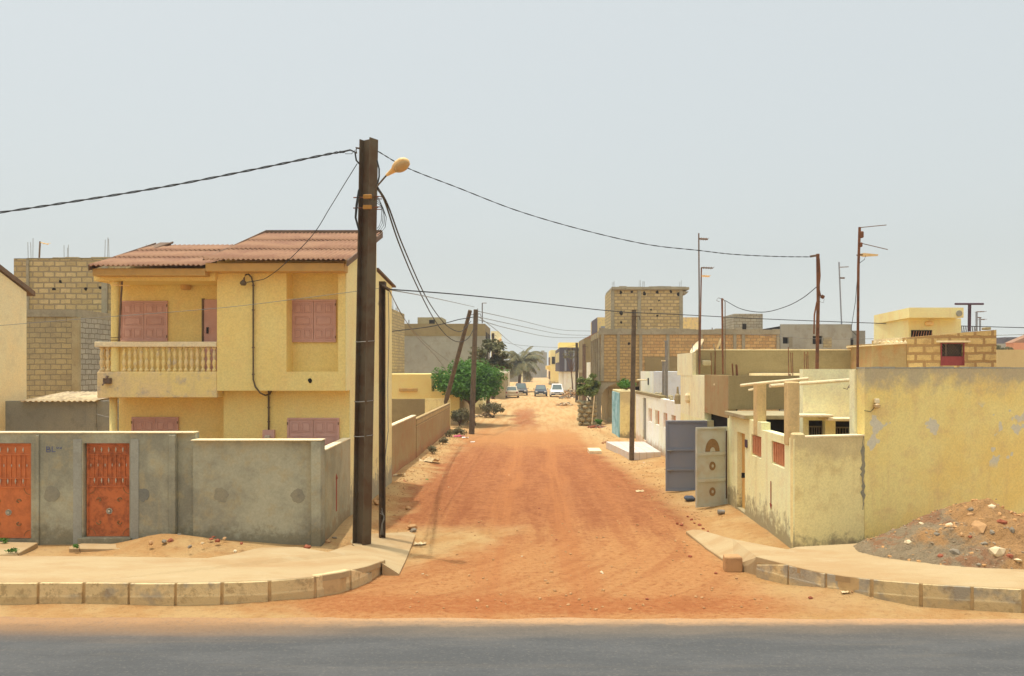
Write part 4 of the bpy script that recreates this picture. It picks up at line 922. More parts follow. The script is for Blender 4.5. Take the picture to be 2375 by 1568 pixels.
# weeds along the roadside wall
for i, (x_, y_) in enumerate(((-4.3, 42.5), (-4.25, 38.2), (-4.2, 34.0))):
    tree((x_, y_, .02), (x_, y_, .25), .22, .35, .14, 7, 50, .05, 'leaf_dry', ('dusty weed tuft at the far end of the roadside wall', 'dusty weed tuft halfway along the roadside wall', 'dusty weed tuft nearest along the roadside wall')[i], name='weed_tuft', cr=.16, seed=30+i, kind='weeds', group='weed tufts along the roadside wall', tr=.015)
tree((X(1328,118), 118, 0), (X(1326,118), 118, 5.6), 1.3, 1.0, 1.1, 22, 14, .16, 'leaf_dry', 'nearly leafless grey tree in front of the charcoal house', name='bare_tree', cr=.5, seed=41, tr=.12)
# palm
def palm(base, h_, label, seed=2, fr_len=4.3, n=34):
    rg = random.Random(seed); t = thing('palm_tree', base, label, 'palm tree'); b = Vector(base); top = b + Vector((.3, 0, h_))
    MB().tube([b-Vector((0,0,.2)), b+Vector((.1,0,h_*.4)), top], .28, 10, .2).build('trunk', M['bark'], t, smooth=True)
    for k in range(n):
        a = 2*math.pi*k/n + rg.uniform(-.15,.15); el = rg.uniform(-.3, 1.4); L = fr_len*rg.uniform(.8, 1.15); mb = MB(); spine = []
        p = top.copy(); dir_ = Vector((math.cos(a)*math.cos(el), math.sin(a)*math.cos(el), math.sin(el)))
        for s_ in range(11): spine.append(p.copy()); p = p + dir_*L/10; dir_ = (dir_ + Vector((0,0,-.11-.02*s_))).normalized()
        mb.tube(spine, .04, 5, .012)
        for s_ in range(1, 11):
            for q in range(3):
                c = spine[s_-1].lerp(spine[s_], q/3) ; dr = (spine[s_]-spine[s_-1]).normalized(); sd_ = dr.cross(Vector((0,0,1))).normalized()
                ll = 1.05*math.sin(math.pi*min(1, (s_+.8)/11.5))+.12
                for sg in (-1, 1):
                    e = c + sd_*sg*ll*.75 + dr*ll*.35 + Vector((0,0,-ll*rg.uniform(.35,.8))); w_ = dr*.085
                    mb.add([c-w_, c+w_, e+w_*.4, e-w_*.4], [(0,1,2,3)])
        mb.build('frond', M['leaf_palm'], t)
    return t
palm((X(1203,128), 128, 0), 4.5, 'tall palm tree with drooping grey green fronds on the left of the street')

# ------------------------------------------------------------------ cars
def car(x, y, paint, label, W=1.7, Hh=1.42, L=4.2, front=True, lower=None, belt=.86):
    t = thing('parked_car', (x, y, 0), label, 'car', 'cars parked far up the dirt street'); s = 1
    m = Matrix.Translation((x, y, .02)) @ Matrix.Rotation(0, 4, 'Z')
    w_ = W/2
    def sec(yy, hw, zb, zt, tin=.9): return [(-hw, yy, zb), (-hw*1.0, yy, (zb+zt)*.5), (-hw*tin, yy, zt), (hw*tin, yy, zt), (hw, yy, (zb+zt)*.5), (hw, yy, zb)]
    if front: prof_ = [(0, .86, .3, .62), (.12, .95, .22, .70), (.9, 1.0, .2, belt-.02), (1.2, 1.0, .2, belt), (3.4, 1.0, .2, belt+.02), (4.0, .97, .24, belt-.02), (L, .9, .34, .75)]
    else: prof_ = [(0, .9, .34, .78), (.1, .97, .24, belt), (.7, 1.0, .2, belt+.03), (3.0, 1.0, .2, belt), (3.9, .96, .22, .72), (L, .86, .32, .6)]
    mb = MB(m); vs = []
    for (yy, k, zb, zt) in prof_: vs += sec(yy, w_*k, zb, zt)
    n = len(prof_); fs = [(i*6+j, (i+1)*6+j, (i+1)*6+(j+1) % 6, i*6+(j+1) % 6) for i in range(n-1) for j in range(6)] + [tuple(range(6)), tuple(range(n*6-1, n*6-7, -1))]
    mb.add(vs, fs); mb.build('body', paint, t, bevel=.04, seg=2)
    # cabin
    ya, yb_, yc, yd = (1.0, 1.65, 3.2, 3.9) if front else (.25, .75, 2.5, 3.2)
    def cab(mb, e=0, z0=belt-.02, z1=Hh):
        q = [(-w_*.88-e, ya-e, z0), (w_*.88+e, ya-e, z0), (w_*.88+e, yd+e, z0), (-w_*.88-e, yd+e, z0), (-w_*.68-e, yb_-e, z1), (w_*.68+e, yb_-e, z1), (w_*.68+e, yc+e, z1), (-w_*.68-e, yc+e, z1)]
        return mb.add(q, [(3,2,1,0),(4,5,6,7),(0,1,5,4),(1,2,6,5),(2,3,7,6),(3,0,4,7)])
    cab(MB(m)).build('cabin', paint, t, bevel=.03)
    # glass panes, slightly proud of the pillars
    def lerp3(a, b, k): return tuple(a[i]+(b[i]-a[i])*k for i in range(3))
    def pane(A, B, C, D, name, kx=.09, k0=.10, k1=.86, off=(0,0,0)):
        a = lerp3(lerp3(A, D, k0), lerp3(B, C, k0), kx); b = lerp3(lerp3(A, D, k0), lerp3(B, C, k0), 1-kx); d_ = lerp3(lerp3(A, D, k1), lerp3(B, C, k1), kx); c = lerp3(lerp3(A, D, k1), lerp3(B, C, k1), 1-kx)
        o_ = Vector(off); mb = MB(m); mb.prism([Vector(a), Vector(b), Vector(c), Vector(d_)], o_); mb.build(name, M['glass'], t)
    z0 = belt-.02; A = (-w_*.88, ya, z0); B = (w_*.88, ya, z0); C = (w_*.68, yb_, Hh); D = (-w_*.68, yb_, Hh)
    pane(A, B, C, D, 'windscreen' if front else 'rear_window', off=(0,-.012,.008))
    for sg, nm in ((-1, 'side_window'), (1, 'side_window')):
        pane((sg*w_*.88, ya, z0), (sg*w_*.88, yd, z0), (sg*w_*.68, yc, Hh), (sg*w_*.68, yb_, Hh), nm, kx=.08, off=(sg*.012, 0, 0))
    for yy in (.8, L-.85):
        for sg in (-1, 1):
            c = Vector((sg*(w_-.1), yy, .30)); mb = MB(m).tube([c-Vector((sg*.09,0,0)), c+Vector((sg*.10,0,0))], .31, 14)
            wh = mb.build('wheel', M['tyre'], t); MB(m).tube([c+Vector((sg*.10,0,0)), c+Vector((sg*.11,0,0))], .18, 12).build('rim', M['galv'], wh)
    for sg in (-1, 1):
        if front: MB(m).box(sg*w_*.52, sg*w_*.84, -.02, .1, .52, .66).build('headlight', M['chrome'], t, bevel=.02)
        else: MB(m).box(sg*w_*.66, sg*w_*.88, -.015, .1, .56, .76).build('tail_light', M['redlight'], t, bevel=.02)
        MB(m).box(sg*(w_-.02), sg*(w_+.14), ya+.25, ya+.38, belt, belt+.13).build('wing_mirror', paint, t, bevel=.02)
    MB(m).box(-w_*.9, w_*.9, -.06, .14, .24, .42).build('bumper', lower or M['tyre'], t, bevel=.03)
    if front: MB(m).box(-w_*.42, w_*.42, -.012, .1, .5, .62).build('radiator_grille', M['tyre'], t)
    MB(m).box(-.25, .25, -.075, -.062, .30, .40).build('number_plate', M['plate'], t)
    return t
def paintm(name, col, r=.35): return simple(name, col, tuple(c*.85 for c in col[:3])+(1,), 1.2, r, 0, 0, .5)
car(X(1186,100.6), 100.6, paintm('beige_paint', srgb(205,190,158), .5), 'dusty beige hatchback seen from behind, leftmost of the four cars', 1.72, 1.4, 4.0, False, paintm('beige_bumper', srgb(196,180,150), .6))
car(X(1207,110), 110, paintm('dark_grey_paint', srgb(84,84,84)), 'dark grey car parked half behind the beige hatchback', 1.85, 1.6, 4.5, True)
car(X(1254,106), 106, paintm('dark_blue_paint', srgb(62,72,80)), 'dark blue car facing the viewer in mid street, left of the white car', 1.68, 1.42, 4.2, True, paintm('dark_bumper', srgb(70,76,80)))
car(X(1292,103.5), 103.5, paintm('white_paint', srgb(232,232,226)), 'white car with dark lower bumper facing the viewer, rightmost of the four', 1.8, 1.62, 4.4, True, paintm('blue_bumper', srgb(44,54,70)))

# ------------------------------------------------------------------ right side of the street, near to far
ca = thing('corner_compound_wall', (6, 17, 0), 'worn yellow compound wall with two pillars, narrow door and terracotta vents on the right corner', 'wall')
XC, YC = X(1840,15.6), 15.6
E1 = Vector((X(2004,16.05), 16.05)); dirw = (E1 - Vector((XC,YC))).normalized()
GX = 5.06; GY = 21.1
# street-facing wall (two top heights)
Ls = math.hypot(XC-GX, GY-YC); 
def at_street(s_): return Vector((GX, GY)).lerp(Vector((XC, YC)), s_/Ls)
def s_of_u(u):          # where along the street face the sight line of u falls
    k = (u-CU)/F; a = Vector((GX, GY)); b = Vector((XC, YC)); return Ls * (k*a.y - a.x) / ((b.x-a.x) - k*(b.y-a.y))
zt_st = 2.35
mb = MB(); hs = [(s_of_u(1709), s_of_u(1727), .18, 2.05), (s_of_u(1742), s_of_u(1765), 1.62, 2.10), (s_of_u(1789), s_of_u(1819), 1.62, 2.10)]
wall(mb, (GX, GY), (XC, YC), -.1, 2.26, .2, hs); mb.build('street_face', M['cream_wall'], ca)
mb = MB(); wall(mb, (GX, GY), tuple(at_street(s_of_u(1765))), 2.262, 2.42, .2); mb.build('top_course', M['cream_wall'], ca)
mb = MB(); wall(mb, (XC+.2, YC+.001), tuple(E1), -.1, Z(1016,15.6), .2); 
mb.build('front_face', M['olive_wall'], ca)
MB().box(XC-.003, XC+.22, YC-.012, YC+.22, -.1, Z(1005,15.6)).build('corner_post', M['olive_wall'], ca, bevel=.03)
mb = MB(); wall(mb, (XC+.22, YC-.02+.03), (E1.x, E1.y-.02), Z(1016,15.6)+.002, Z(1016,15.6)+.03, .24); mb.build('wall_cap', M['cap'], ca)
def on_st(s0, s1, z0, z1, off, th, name, mat, bevel=0):
    a = at_street(s0); b = at_street(s1); d = (b-a).normalized(); nn = Vector((-d.y, d.x)); a = a+nn*off; b = b+nn*off
    mb = MB(); wall(mb, tuple(a), tuple(b), z0, z1, th); return mb.build(name, mat, ca, bevel=bevel)
dr = on_st(hs[0][0]+.01, hs[0][1]-.01, .18, 2.04, .12, .04, 'door', simple('ochre_door', srgb(214,170,98), srgb(190,146,80), 4, .6))
MB().box(at_street(hs[0][1]-.1).x-.06, at_street(hs[0][1]-.1).x+.06, at_street(hs[0][1]-.1).y-.03, at_street(hs[0][1]-.1).y+.0, 1.0, 1.12).build('handle', M['black'], dr)
for h_ in hs[1:]:
    v_ = on_st(h_[0]+.005, h_[1]-.005, 1.62, 2.10, .10, .04, 'vent', M['louver'])
    n = 6
    for k in range(n): 
        s0 = h_[0]+(h_[1]-h_[0])*(k+.3)/n; a = at_street(s0); c = at_street(s0+.05); d = (c-a).normalized(); nn = Vector((-d.y, d.x))
        mb = MB(); wall(mb, tuple(a+nn*.02), tuple(c+nn*.02), 1.66, 2.07, .07); mb.build('vent_slat', M['louver'], v_)
# pillars
for (u0, u1, vt, vb) in ((1740,1765,888,985), (1812,1838,885,1000)):
    s0, s1 = s_of_u(u0), s_of_u(u1); a = at_street((s0+s1)/2); zt = Z(vt, a.y)
    mb = MB().box(a.x-.02, a.x+.20, a.y-.15, a.y+.15, 2.1, zt)
    mb.build('pillar', M['pillar'], ca, bevel=.025)
# pipes resting on the pillars are things of their own
p = thing('pergola_pole', P(1700,892,17), 'long pale pole resting on the nearer pillar tops, reaching to the mast', 'pole')
MB().tube([P(1785,895,16.3), P(1975,881,17.6)], .036, 8).build('pole', M['cap'], p)
p = thing('pergola_pole', P(1700,892,17), 'shorter pale pole crossing both pillar tops', 'pole')
MB().tube([P(1718,894,18.6), P(1760,889,17.9), P(1875,878,17.3)], .032, 8).build('pole', M['cap'], p)
# red arrow pointing down on the street face
a = at_street(s_of_u(1787)); c = at_street(s_of_u(1790)); 
def stp(u, z, off=-.006): 
    q = at_street(s_of_u(u)); return Vector((q.x+off, q.y, z))
za, zb_ = Z(1182, at_street(s_of_u(1788)).y), Z(1116, at_street(s_of_u(1788)).y)
mb = MB().prism([stp(1787,za+.1), stp(1788.6,za+.1), stp(1788.6,zb_), stp(1787,zb_)], (-.004,0,0)); mb.prism([stp(1785,za+.12), stp(1790.5,za+.12), stp(1787.8,za)], (-.004,0,0)); mb.build('red_arrow', M['red_mark'], ca)
mb = MB().prism([stp(1729,1.75), stp(1733.5,1.75), stp(1733.5,1.93), stp(1729,1.93)], (-.02,0,0)); mb.build('number_plaque', M['purple_steel'], ca)
# small marks on the corner and the ragged crack at the wall joint
def on_front(u, v, off=-.004):
    k = (u-CU)/F; d = dirw; t_ = (k*YC-XC)/(d.x-k*d.y); q = Vector((XC, YC))+d*t_; return Vector((q.x, q.y+off, Z(v, q.y)))
mb = MB(); pl = []; pr = []
for i in range(26):
    v_ = 1012 + i*6.8; wd = (5 if 3 < i < 22 else 1.2)*rnd.uniform(.4, 1.3); u_ = 2001+rnd.uniform(-2, 2); pl.append(on_front(u_-wd, v_)); pr.append(on_front(u_+wd*.6, v_))
for i in range(25): mb.prism([pl[i], pr[i], pr[i+1], pl[i+1]], (0, -.006, 0))
mb.build('crack', M['patch'], ca)
mb = MB()
for u_, v_, r_ in ((1846,1190,.022), (1848,1170-20,.02), (1850,1102,.03), (1963,1037,.012), (1845,1256,.025)): mb.disc(on_front(u_, v_), (0,-1,0), r_, .004, 8, .3, rnd)
mb.build('nail_holes', M['fascia'], ca)
mb = MB()
for u_, v_, r_ in ((1868,1178,.05),(1862,1181,.03),(1840+18,1186,.02)): mb.disc(on_front(u_, v_), (0,-1,0), r_, .004, 10, .5, rnd, sx=1.5)
mb.build('rust_stain', M['brass'], ca)
# the tall yellow wall
bw = thing('tall_yellow_wall', (9, 17, 0), 'tall peeling yellow wall behind the rubble heap at the right border', 'wall')
E2 = Vector((X(2004,16.05)+9, 16.05+9*.30))
mb = MB(); wall(mb, (E1.x+.005, E1.y), tuple(E2), -.1, 3.60, .22); mb.build('wall', M['yellow_wall'], bw)
mb = MB(); dv = (E2-E1).normalized(); n = 26; LL = (E2-E1).length
for i in range(n): 
    a = E1 + dv*(LL*i/n+.003) + Vector((.005,-.01)); b = E1 + dv*(LL*(i+1)/n); wall(mb, tuple(a), tuple(b), 3.601, 3.602+rnd.uniform(.012,.04), .25)
mb.build('wall_cap', M['grey2'], bw)
mb = MB(); wall(mb, (E1.x-.003, E1.y+.23), (E1.x+.2, E1.y+6.5), 0, 3.6, .2)
MB().box(E1.x-.1, E1.x-.002, E1.y+.24, E1.y+.5, 0, 3.58).build('return_wall', M['cream'], bw)
def on_tall(u, v, off=-.006):
    k = (u-CU)/F; t_ = (k*E1.y-E1.x)/(dv.x-k*dv.y); q = E1+dv*t_; return Vector((q.x, q.y+off, Z(v, q.y)))
q = on_tall(2030, 935); lamp = MB().box(q.x-.045, q.x+.045, q.y-.08, q.y-.002, q.z-.0, q.z+.09).build('bulkhead_lamp', M['cap'], bw, bevel=.01)
MB().lathe((q.x, q.y-.06, q.z-.10), [(.03,0),(.065,.02),(.065,.07),(.03,.098)], 10).build('lamp_glass', M['lampglass'], lamp)
MB().tube([on_tall(2028,944), on_tall(2018,955,-.01), on_tall(2003,952,-.01)], .005, 5).build('cable', M['wire'], bw)

# house inside the compound: cream wall, awning slabs, grilled windows
ch = thing('compound_house', (6.6, 19, 0), 'cream house inside the corner compound with concrete awnings and dark grilled windows', 'house')
YH = 18.6
mb = MB(); xa_, xb_ = X(1862,YH), X(2003,YH)-.02; hw = [(X(1875,YH)-xa_, X(1913,YH)-xa_, 1.2, Z(975,YH)), (X(1937,YH)-xa_, X(1984,YH)-xa_, 1.2, Z(977,YH))]
wall(mb, (xa_, YH), (xb_, YH), 0, Z(856,YH), .25, hw); mb.build('wall', M['cream'], ch)
for h_ in hw:
    w0, w1 = xa_+h_[0], xa_+h_[1]; f = MB().box(w0, w1, YH+.2, YH+.24, 1.2, h_[3]).build('window', M['black'], ch)
    mb = MB(); 
    for k in range(7): xx = w0+(w1-w0)*(k+.5)/7; mb.box(xx-.008, xx+.008, YH+.16, YH+.18, 1.2, h_[3]-.15)
    mb.box(w0+.02, w1-.02, YH+.15, YH+.19, h_[3]-.17, h_[3]-.14); mb.build('window_grille', M['grille'], f)
MB().box(X(1843,18.2), X(1925,18.2), 18.0, YH-.002, Z(967,18.2), Z(961,18.2)+.0).build('awning', M['cap'], ch, bevel=.01)
MB().box(X(1913,18.2), X(2002,18.2)-.05, 18.0, YH-.002, Z(975,18.2), Z(969,18.2)).build('awning', M['cap'], ch, bevel=.01)
# roof slab of the porch to the left, back wall coloured black for the shade underneath
MB().box(X(1697,20.2), X(1868,20.2), 19.0, 21.0, 2.42, 2.52).build('porch_roof', M['conc_rough'], ch, bevel=.01)
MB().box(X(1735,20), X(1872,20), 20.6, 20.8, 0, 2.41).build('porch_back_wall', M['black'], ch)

# grey house behind the gate (house B) - street face is pale, viewer face is grey
hb = thing('gate_house', (8.5, 24.5, 0), 'flat roofed house of grey render and cream paint over the open metal gates', 'house')
XB = 5.05; ZB = 3.42
mb = MB(); mb2 = MB()
wall(mb, (XB, 28.0), (XB, 24.1), 2.1, ZB-.02, .2); mb.build('cream_street_wall', M['cream'], hb)
wall(mb2, (XB, 24.098), (XB, 21.2), 2.32, ZB, .2); mb2.build('grey_street_wall', M['roadwall'], hb)
mb = MB(); wall(mb, (XB, 28.0), (XB, 23.75), -.1, 2.098, .2); mb.build('lower_street_wall', M['cream_wall'], hb)
mb = MB(); wall(mb, (XB, 21.25), (XB, 21.102), -.1, 2.318, .2); mb.build('gate_jamb', M['cream_wall'], hb)
MB().box(XB+.001, X(1900,21.1), 21.11, 21.30, 2.55, ZB+.0).build('grey_parapet', M['grey_tan'], hb)
MB().box(XB+.2, 12.5, 21.302, 27.9, ZB-.2, ZB-.06).build('roof_slab', M['cap'], hb)
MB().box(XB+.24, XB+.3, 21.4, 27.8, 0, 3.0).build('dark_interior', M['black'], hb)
MB().box(XB-.005, X(1640,24.3), 25.9, 28.6, ZB-.05, Z(818,26)).build('white_roof_room', M['cream'], hb)
MB().box(X(1613,25.9)+.01, X(2026,25.9), 25.7, 26.0, ZB-.05, Z(813,25.9)).build('roof_parapet', M['grey_tan'], hb)
MB().box(X(1613,25.9)+.01, X(2026,25.9), 25.68, 26.02, Z(813,25.9)+.002, Z(811,25.9)+.01).build('parapet_cap', M['cap'], hb)
MB().box(X(1740,25.5), X(2026,25.5), 24.6, 25.698, ZB-.06, ZB+.04).build('ledge', M['cap'], hb)
# spouts
for (a_, b_) in ((P(1585,906,27.6), P(1606,903,27.0)), (P(1656,892,22.8), P(1681,888,22.4)), (P(1735,905,20.9), P(1753,901,20.9))):
    MB().tube([Vector(a_)+Vector((-.0,0,0)), b_], .03, 6).build('water_spout', M['cap'], hb)
p = P(1604,920,26.4); MB().tube([P(1605,905,26.5), P(1606,960,26.4)], .025, 6).build('drain_pipe', M['cap'], hb); MB().lathe((XB-.06, 26.4, Z(935,26.4)), [(.04,0),(.09,.1),(.09,.25),(.04,.33)], 8).build('pipe_boss', M['cap'], hb)
rebar(hb, [(X(1649,25.6),25.55,ZB), (X(1829,24.5),24.5,ZB), (X(1865,25),25,ZB)], .75, .014); rebar(hb, [(X(1700,21.2),21.2,ZB)], .35, .02)
mb = MB(); 
for k in range(7): mb.tube([P(1828+k*.8,868,24.5), P(1829+k*.8+rnd.uniform(-3,3),880+rnd.uniform(0,8),24.45)], .012, 5)
mb.build('rusty_tangle', M['rust'], hb)
MB().box(X(1628,25.5), X(1647,25.5), 25.4, 25.6, Z(848,25.5), Z(836,25.5)).build('loose_block', M['conc_rough'], hb, bevel=.02)
# gate leaves
g1 = thing('metal_gate_leaf', (4.45, 23.7, 0), 'plain dark grey metal gate leaf swung open across the verge', 'gate')
x0, x1, gz0, gz1 = X(1543,23.7), 5.04, .06, Z(975,23.7)
MB().box(x0, x1, 23.70, 23.715, gz0, gz1).build('sheet', M['gate_grey'], g1)
mb = MB().box(x0, x0+.06, 23.66, 23.698, gz0, gz1).box(x1-.06, x1, 23.66, 23.698, gz0, gz1).box(x0+.06, x1-.06, 23.66, 23.698, gz1-.06, gz1).box(x0+.06, x1-.06, 23.66, 23.698, gz0, gz0+.06)
for v_ in (1043, 1089): mb.box(x0+.06, x1-.06, 23.66, 23.698, Z(v_,23.7)-.03, Z(v_,23.7)+.03)
mb.build('frame', M['gate_grey'], g1, bevel=.004)
for v_ in (1045, 1090): MB().tube([(x0+.03,23.64,Z(v_,23.7)), (x0+.22,23.64,Z(v_,23.7))], .018, 6).tube([(x0+.12,23.64,Z(v_,23.7)), (x0+.14,23.64,Z(v_,23.7)-.09)], .012, 5).build('bolt', M['galv'], g1)
g2 = thing('metal_gate_leaf', (4.6, 21.1, 0), 'beige metal gate leaf with rosettes and fan ornament standing open', 'gate')
A2 = Vector((X(1613,20.9), 20.9)); B2 = Vector((5.02, 21.2)); d2 = (B2-A2).normalized(); L2 = (B2-A2).length
def g2w(s0, s1, z0, z1, off, th, mb): 
    nn = Vector((-d2.y, d2.x)); a = A2+d2*s0+nn*off; b = A2+d2*s1+nn*off; return wall(mb, tuple(a), tuple(b), z0, z1, th)
gz0, gz1 = .06, 2.10
mb = MB(); g2w(0, L2, gz0, gz1, 0, .015, mb); mb.build('sheet', M['gate_beige'], g2)
mb = MB(); t = .05
for (a_, b_, c_, e_) in ((0,t,gz0,gz1), (L2-t,L2,gz0,gz1), (t,L2-t,gz1-t,gz1), (t,L2-t,gz0,gz0+t), (t,L2-t,.70,.78), (t,L2-t,1.38,1.46)): g2w(a_, b_, c_, e_, -.035, .033, mb)
mb.build('frame', M['gate_beige'], g2, bevel=.004)
def g2p(s, z, off=-.01): nn = Vector((-d2.y, d2.x)); q = A2+d2*s+nn*off; return Vector((q.x, q.y, z))
nrm2 = Vector((d2.y, -d2.x, 0)); ax_ = Vector((d2.x, d2.y, 0))
for zc in (1.10, .44):
    mb = MB(); c = g2p(L2*.53, zc, -.002); mb.disc(c, nrm2, .09, .012, 16, sz=1.25)
    ro = mb.build('rosette', M['gate_orn'], g2); MB().disc(c+nrm2*.012, nrm2, .032, .008, 12, sz=1.25).build('boss', M['gate_beige'], ro)
mb = MB(); c = g2p(L2*.53, 1.47, -.002); pts = [c + ax_*(.21*math.cos(a_))+Vector((0,0,.33*math.sin(a_))) for a_ in [math.pi*k/14 for k in range(15)]]; mb.prism(pts, nrm2*.012); fn = mb.build('fan_ornament', M['gate_orn'], g2)
pts = [c + nrm2*.012 + ax_*(.075*math.cos(a_))+Vector((0,0,.11*math.sin(a_))) for a_ in [math.pi*k/10 for k in range(11)]]; MB().prism(pts, nrm2*.008).build('boss', M['gate_beige'], fn)
MB().tube([(5.0,21.15,.25), (5.0,21.15,2.0)], .02, 6).build('hinge_bar', M['steel'], g2)
# things below the gate
mb = MB(); mb.tube([G(1672,1187,.12)+Vector((-.08,0,0)), G(1672,1187,.12)+Vector((.08,0,0))], .06, 12, .05); o = mb.build('metal_basin', M['galv']); tag(o, 'small round metal basin lying under the beige gate leaf', 'basin')
mb = MB(); mb.box(X(1588,22.2), X(1611,22.2), 22.1, 22.4, .02, .14); o = mb.build('low_dark_box', M['bin'], bevel=.04); tag(o, 'low dark blue grey box on the ground between the gate leaves', 'tub')  # low dark blue grey box between the leaves

# porch and white compound
pt = thing('tiled_porch', (4.4, 35, 0), 'low tiled porch platform in front of the white compound wall', 'porch')
pp = [G(1460,1050,.30), G(1532,1048,.30), G(1494,1024,.30), G(1405,1024,.30)]
slabo = MB(); a = pp; slabo.add([Vector(p_) for p_ in a] + [Vector((p_.x, p_.y, -.05)) for p_ in a], [(0,1,2,3)] + [(i, 4+i, 4+(i+1) % 4, (i+1) % 4) for i in range(4)]); slabo.build('platform', M['tiles'], pt, bevel=.01)
MB().box(X(1405,33.5)-.6, X(1405,33.5)-.1+.02, 34.6, 35.9, -.05, .13).build('step', M['cap'], pt, bevel=.01)
tag(slab('tiled_floor', [G(1490,1072,.03), G(1545,1068,.03), G(1600,1090,.03), G(1600,1140,.03), G(1545,1108,.03), G(1515,1085,.03)], -.05, M['tiles']), kind='structure')
ww = thing('white_compound_wall', (5.2, 34, 0), 'cream white compound wall with four terracotta vents beyond the open gates', 'wall')
def wx(y): return 5.32 - (y-28)*.018
def y_of_u(u): 
    k = (u-CU)/F; return (5.32+28*.018)/(k+.018)
hl = []; L_ = 40.5-28.02
Lx = math.hypot(wx(40.5)-wx(28.02), L_)
def s_w(u): return (40.5 - y_of_u(u))/L_*Lx
vents = [(1503,1511),(1519,1528.5),(1538,1547),(1556.5,1566.5)]
hl = [(s_w(a), s_w(b), 1.25, 1.85) for a, b in vents] + [(s_w(1490.5), s_w(1498), .3, 2.25)]
mb = MB(); wall(mb, (wx(40.5), 40.5), (wx(28.02), 28.02), -.1, 2.38, .2, hl); mb.build('wall', M['white_wall'], ww)
mb = MB(); wall(mb, (wx(40.5)+.12, 40.5), (wx(28.02)+.12, 28.02), 1.2, 1.9, .03); mb.build('vent', M['louver'], ww)
dd_ = MB(); wall(dd_, (wx(40.4)+.1, y_of_u(1490.5)), (wx(38)+.1, y_of_u(1498)), .3, 2.24, .04); dd_.build('door', M['grey_dark'], ww)
mb = MB(); wall(mb, (wx(40.5)-.02, 40.5), (wx(33.5)-.02, 33.5), 2.382, 2.50, .25); mb.build('cement_top', M['grey_tan'], ww)
mb = MB()
for _ in range(30): y_ = rnd.uniform(28.5, 39); mb.rock((wx(y_)+rnd.uniform(.1,.9), y_, 2.43), rnd.uniform(.05,.14), rnd)
mb.build('wall_top_rubble', M['conc_rough'], ww)
MB().box(wx(31)+.3, wx(31)+1.8, 30.5, 30.7, 1.6, Z(933,30.5)).build('inner_wall', M['yellow_side'], ww)
MB().lathe((X(1571,28.6), 28.6, 2.37), [(.1,0),(.12,.15),(.1,.3),(.05,.36),(.03,.6)], 8).build('finial', M['conc_rough'], ww)
bh = thing('pale_blue_house', (7.5, 44, 0), 'small pale blue white flat roofed house behind the white compound wall', 'house')
MB().box(X(1515,42), X(1640,42), 42, 47, 0, Z(862,42)).build('wall', M['bluewhite'], bh)
MB().box(X(1515,42)-.003, X(1515,42)+.1, 42.002, 47, 0, Z(862,42)+.01).build('street_wall', M['white_wall'], bh)
MB().box(X(1515,42)-.01, X(1515,42)-.004, 43.6, 44.1, Z(893,43.5), Z(877,43.5)).build('window', M['black'], bh)
MB().tube([P(1478,881,44.5), P(1500,881,43.5)], .04, 6).build('water_spout', M['cap'], bh)
th_ = thing('teal_painted_booth', (4.9, 43.5, 0), 'square walled booth with teal painted street side beside the tiled porch', 'booth')
MB().box(4.44, 5.42, 41.6, 45.6, -.1, Z(907,41.6)).build('wall', M['olive_wall'], th_, bevel=.02)
MB().box(4.40, 4.436, 41.7, 45.5, -.05, Z(912,41.6)).build('painted_panel', M['teal'], th_)
tree((5.0, 43.5, 2.3), (5.0, 43.5, 2.75), .62, .6, .22, 12, 110, .07, 'leaf', 'bright green plant spilling over the top of the teal booth', name='roof_plant', cr=.24, seed=12, kind='plant', tr=.02)

# tyres / sandals heap and planter
pl_ = thing('stone_planter', (X(1362,52), 52, 0), 'rough stacked stone planter holding a bushy plant on the right verge', 'planter')
mb = MB(); rg = random.Random(4)
for lv in range(6):
    for k in range(7): a_ = k*.9+lv*.4; mb.rock((X(1362,52)+.48*math.cos(a_), 52+.45*math.sin(a_), .13+lv*.27), .21, rg, .8)
mb.lathe((X(1362,52), 52, 0), [(.42,0),(.42,1.5)], 8); mb.build('stonework', M['conc_rough'], pl_)
mb = MB().tube([(X(1372,51.4), 51.4, .1), (X(1378,51.4), 51.4, 1.9)], .04, 6); mb.build('stick', M['cap'], pl_)
tree((X(1364,52), 52, 1.5), (X(1364,52), 52, 2.35), .7, .6, .9, 30, 110, .11, 'leaf_mix', 'leafy dull green plant growing out of the stone planter', name='potted_plant', cr=.3, seed=14, kind='plant', tr=.04, trunks=3)
tree((X(1390,50), 50.2, 0), (X(1390,50), 50.2, .35), .2, .2, .2, 6, 60, .06, 'leaf', 'small green weed at the foot of the planter', name='weed', cr=.14, seed=17, kind='weeds', tr=.015)

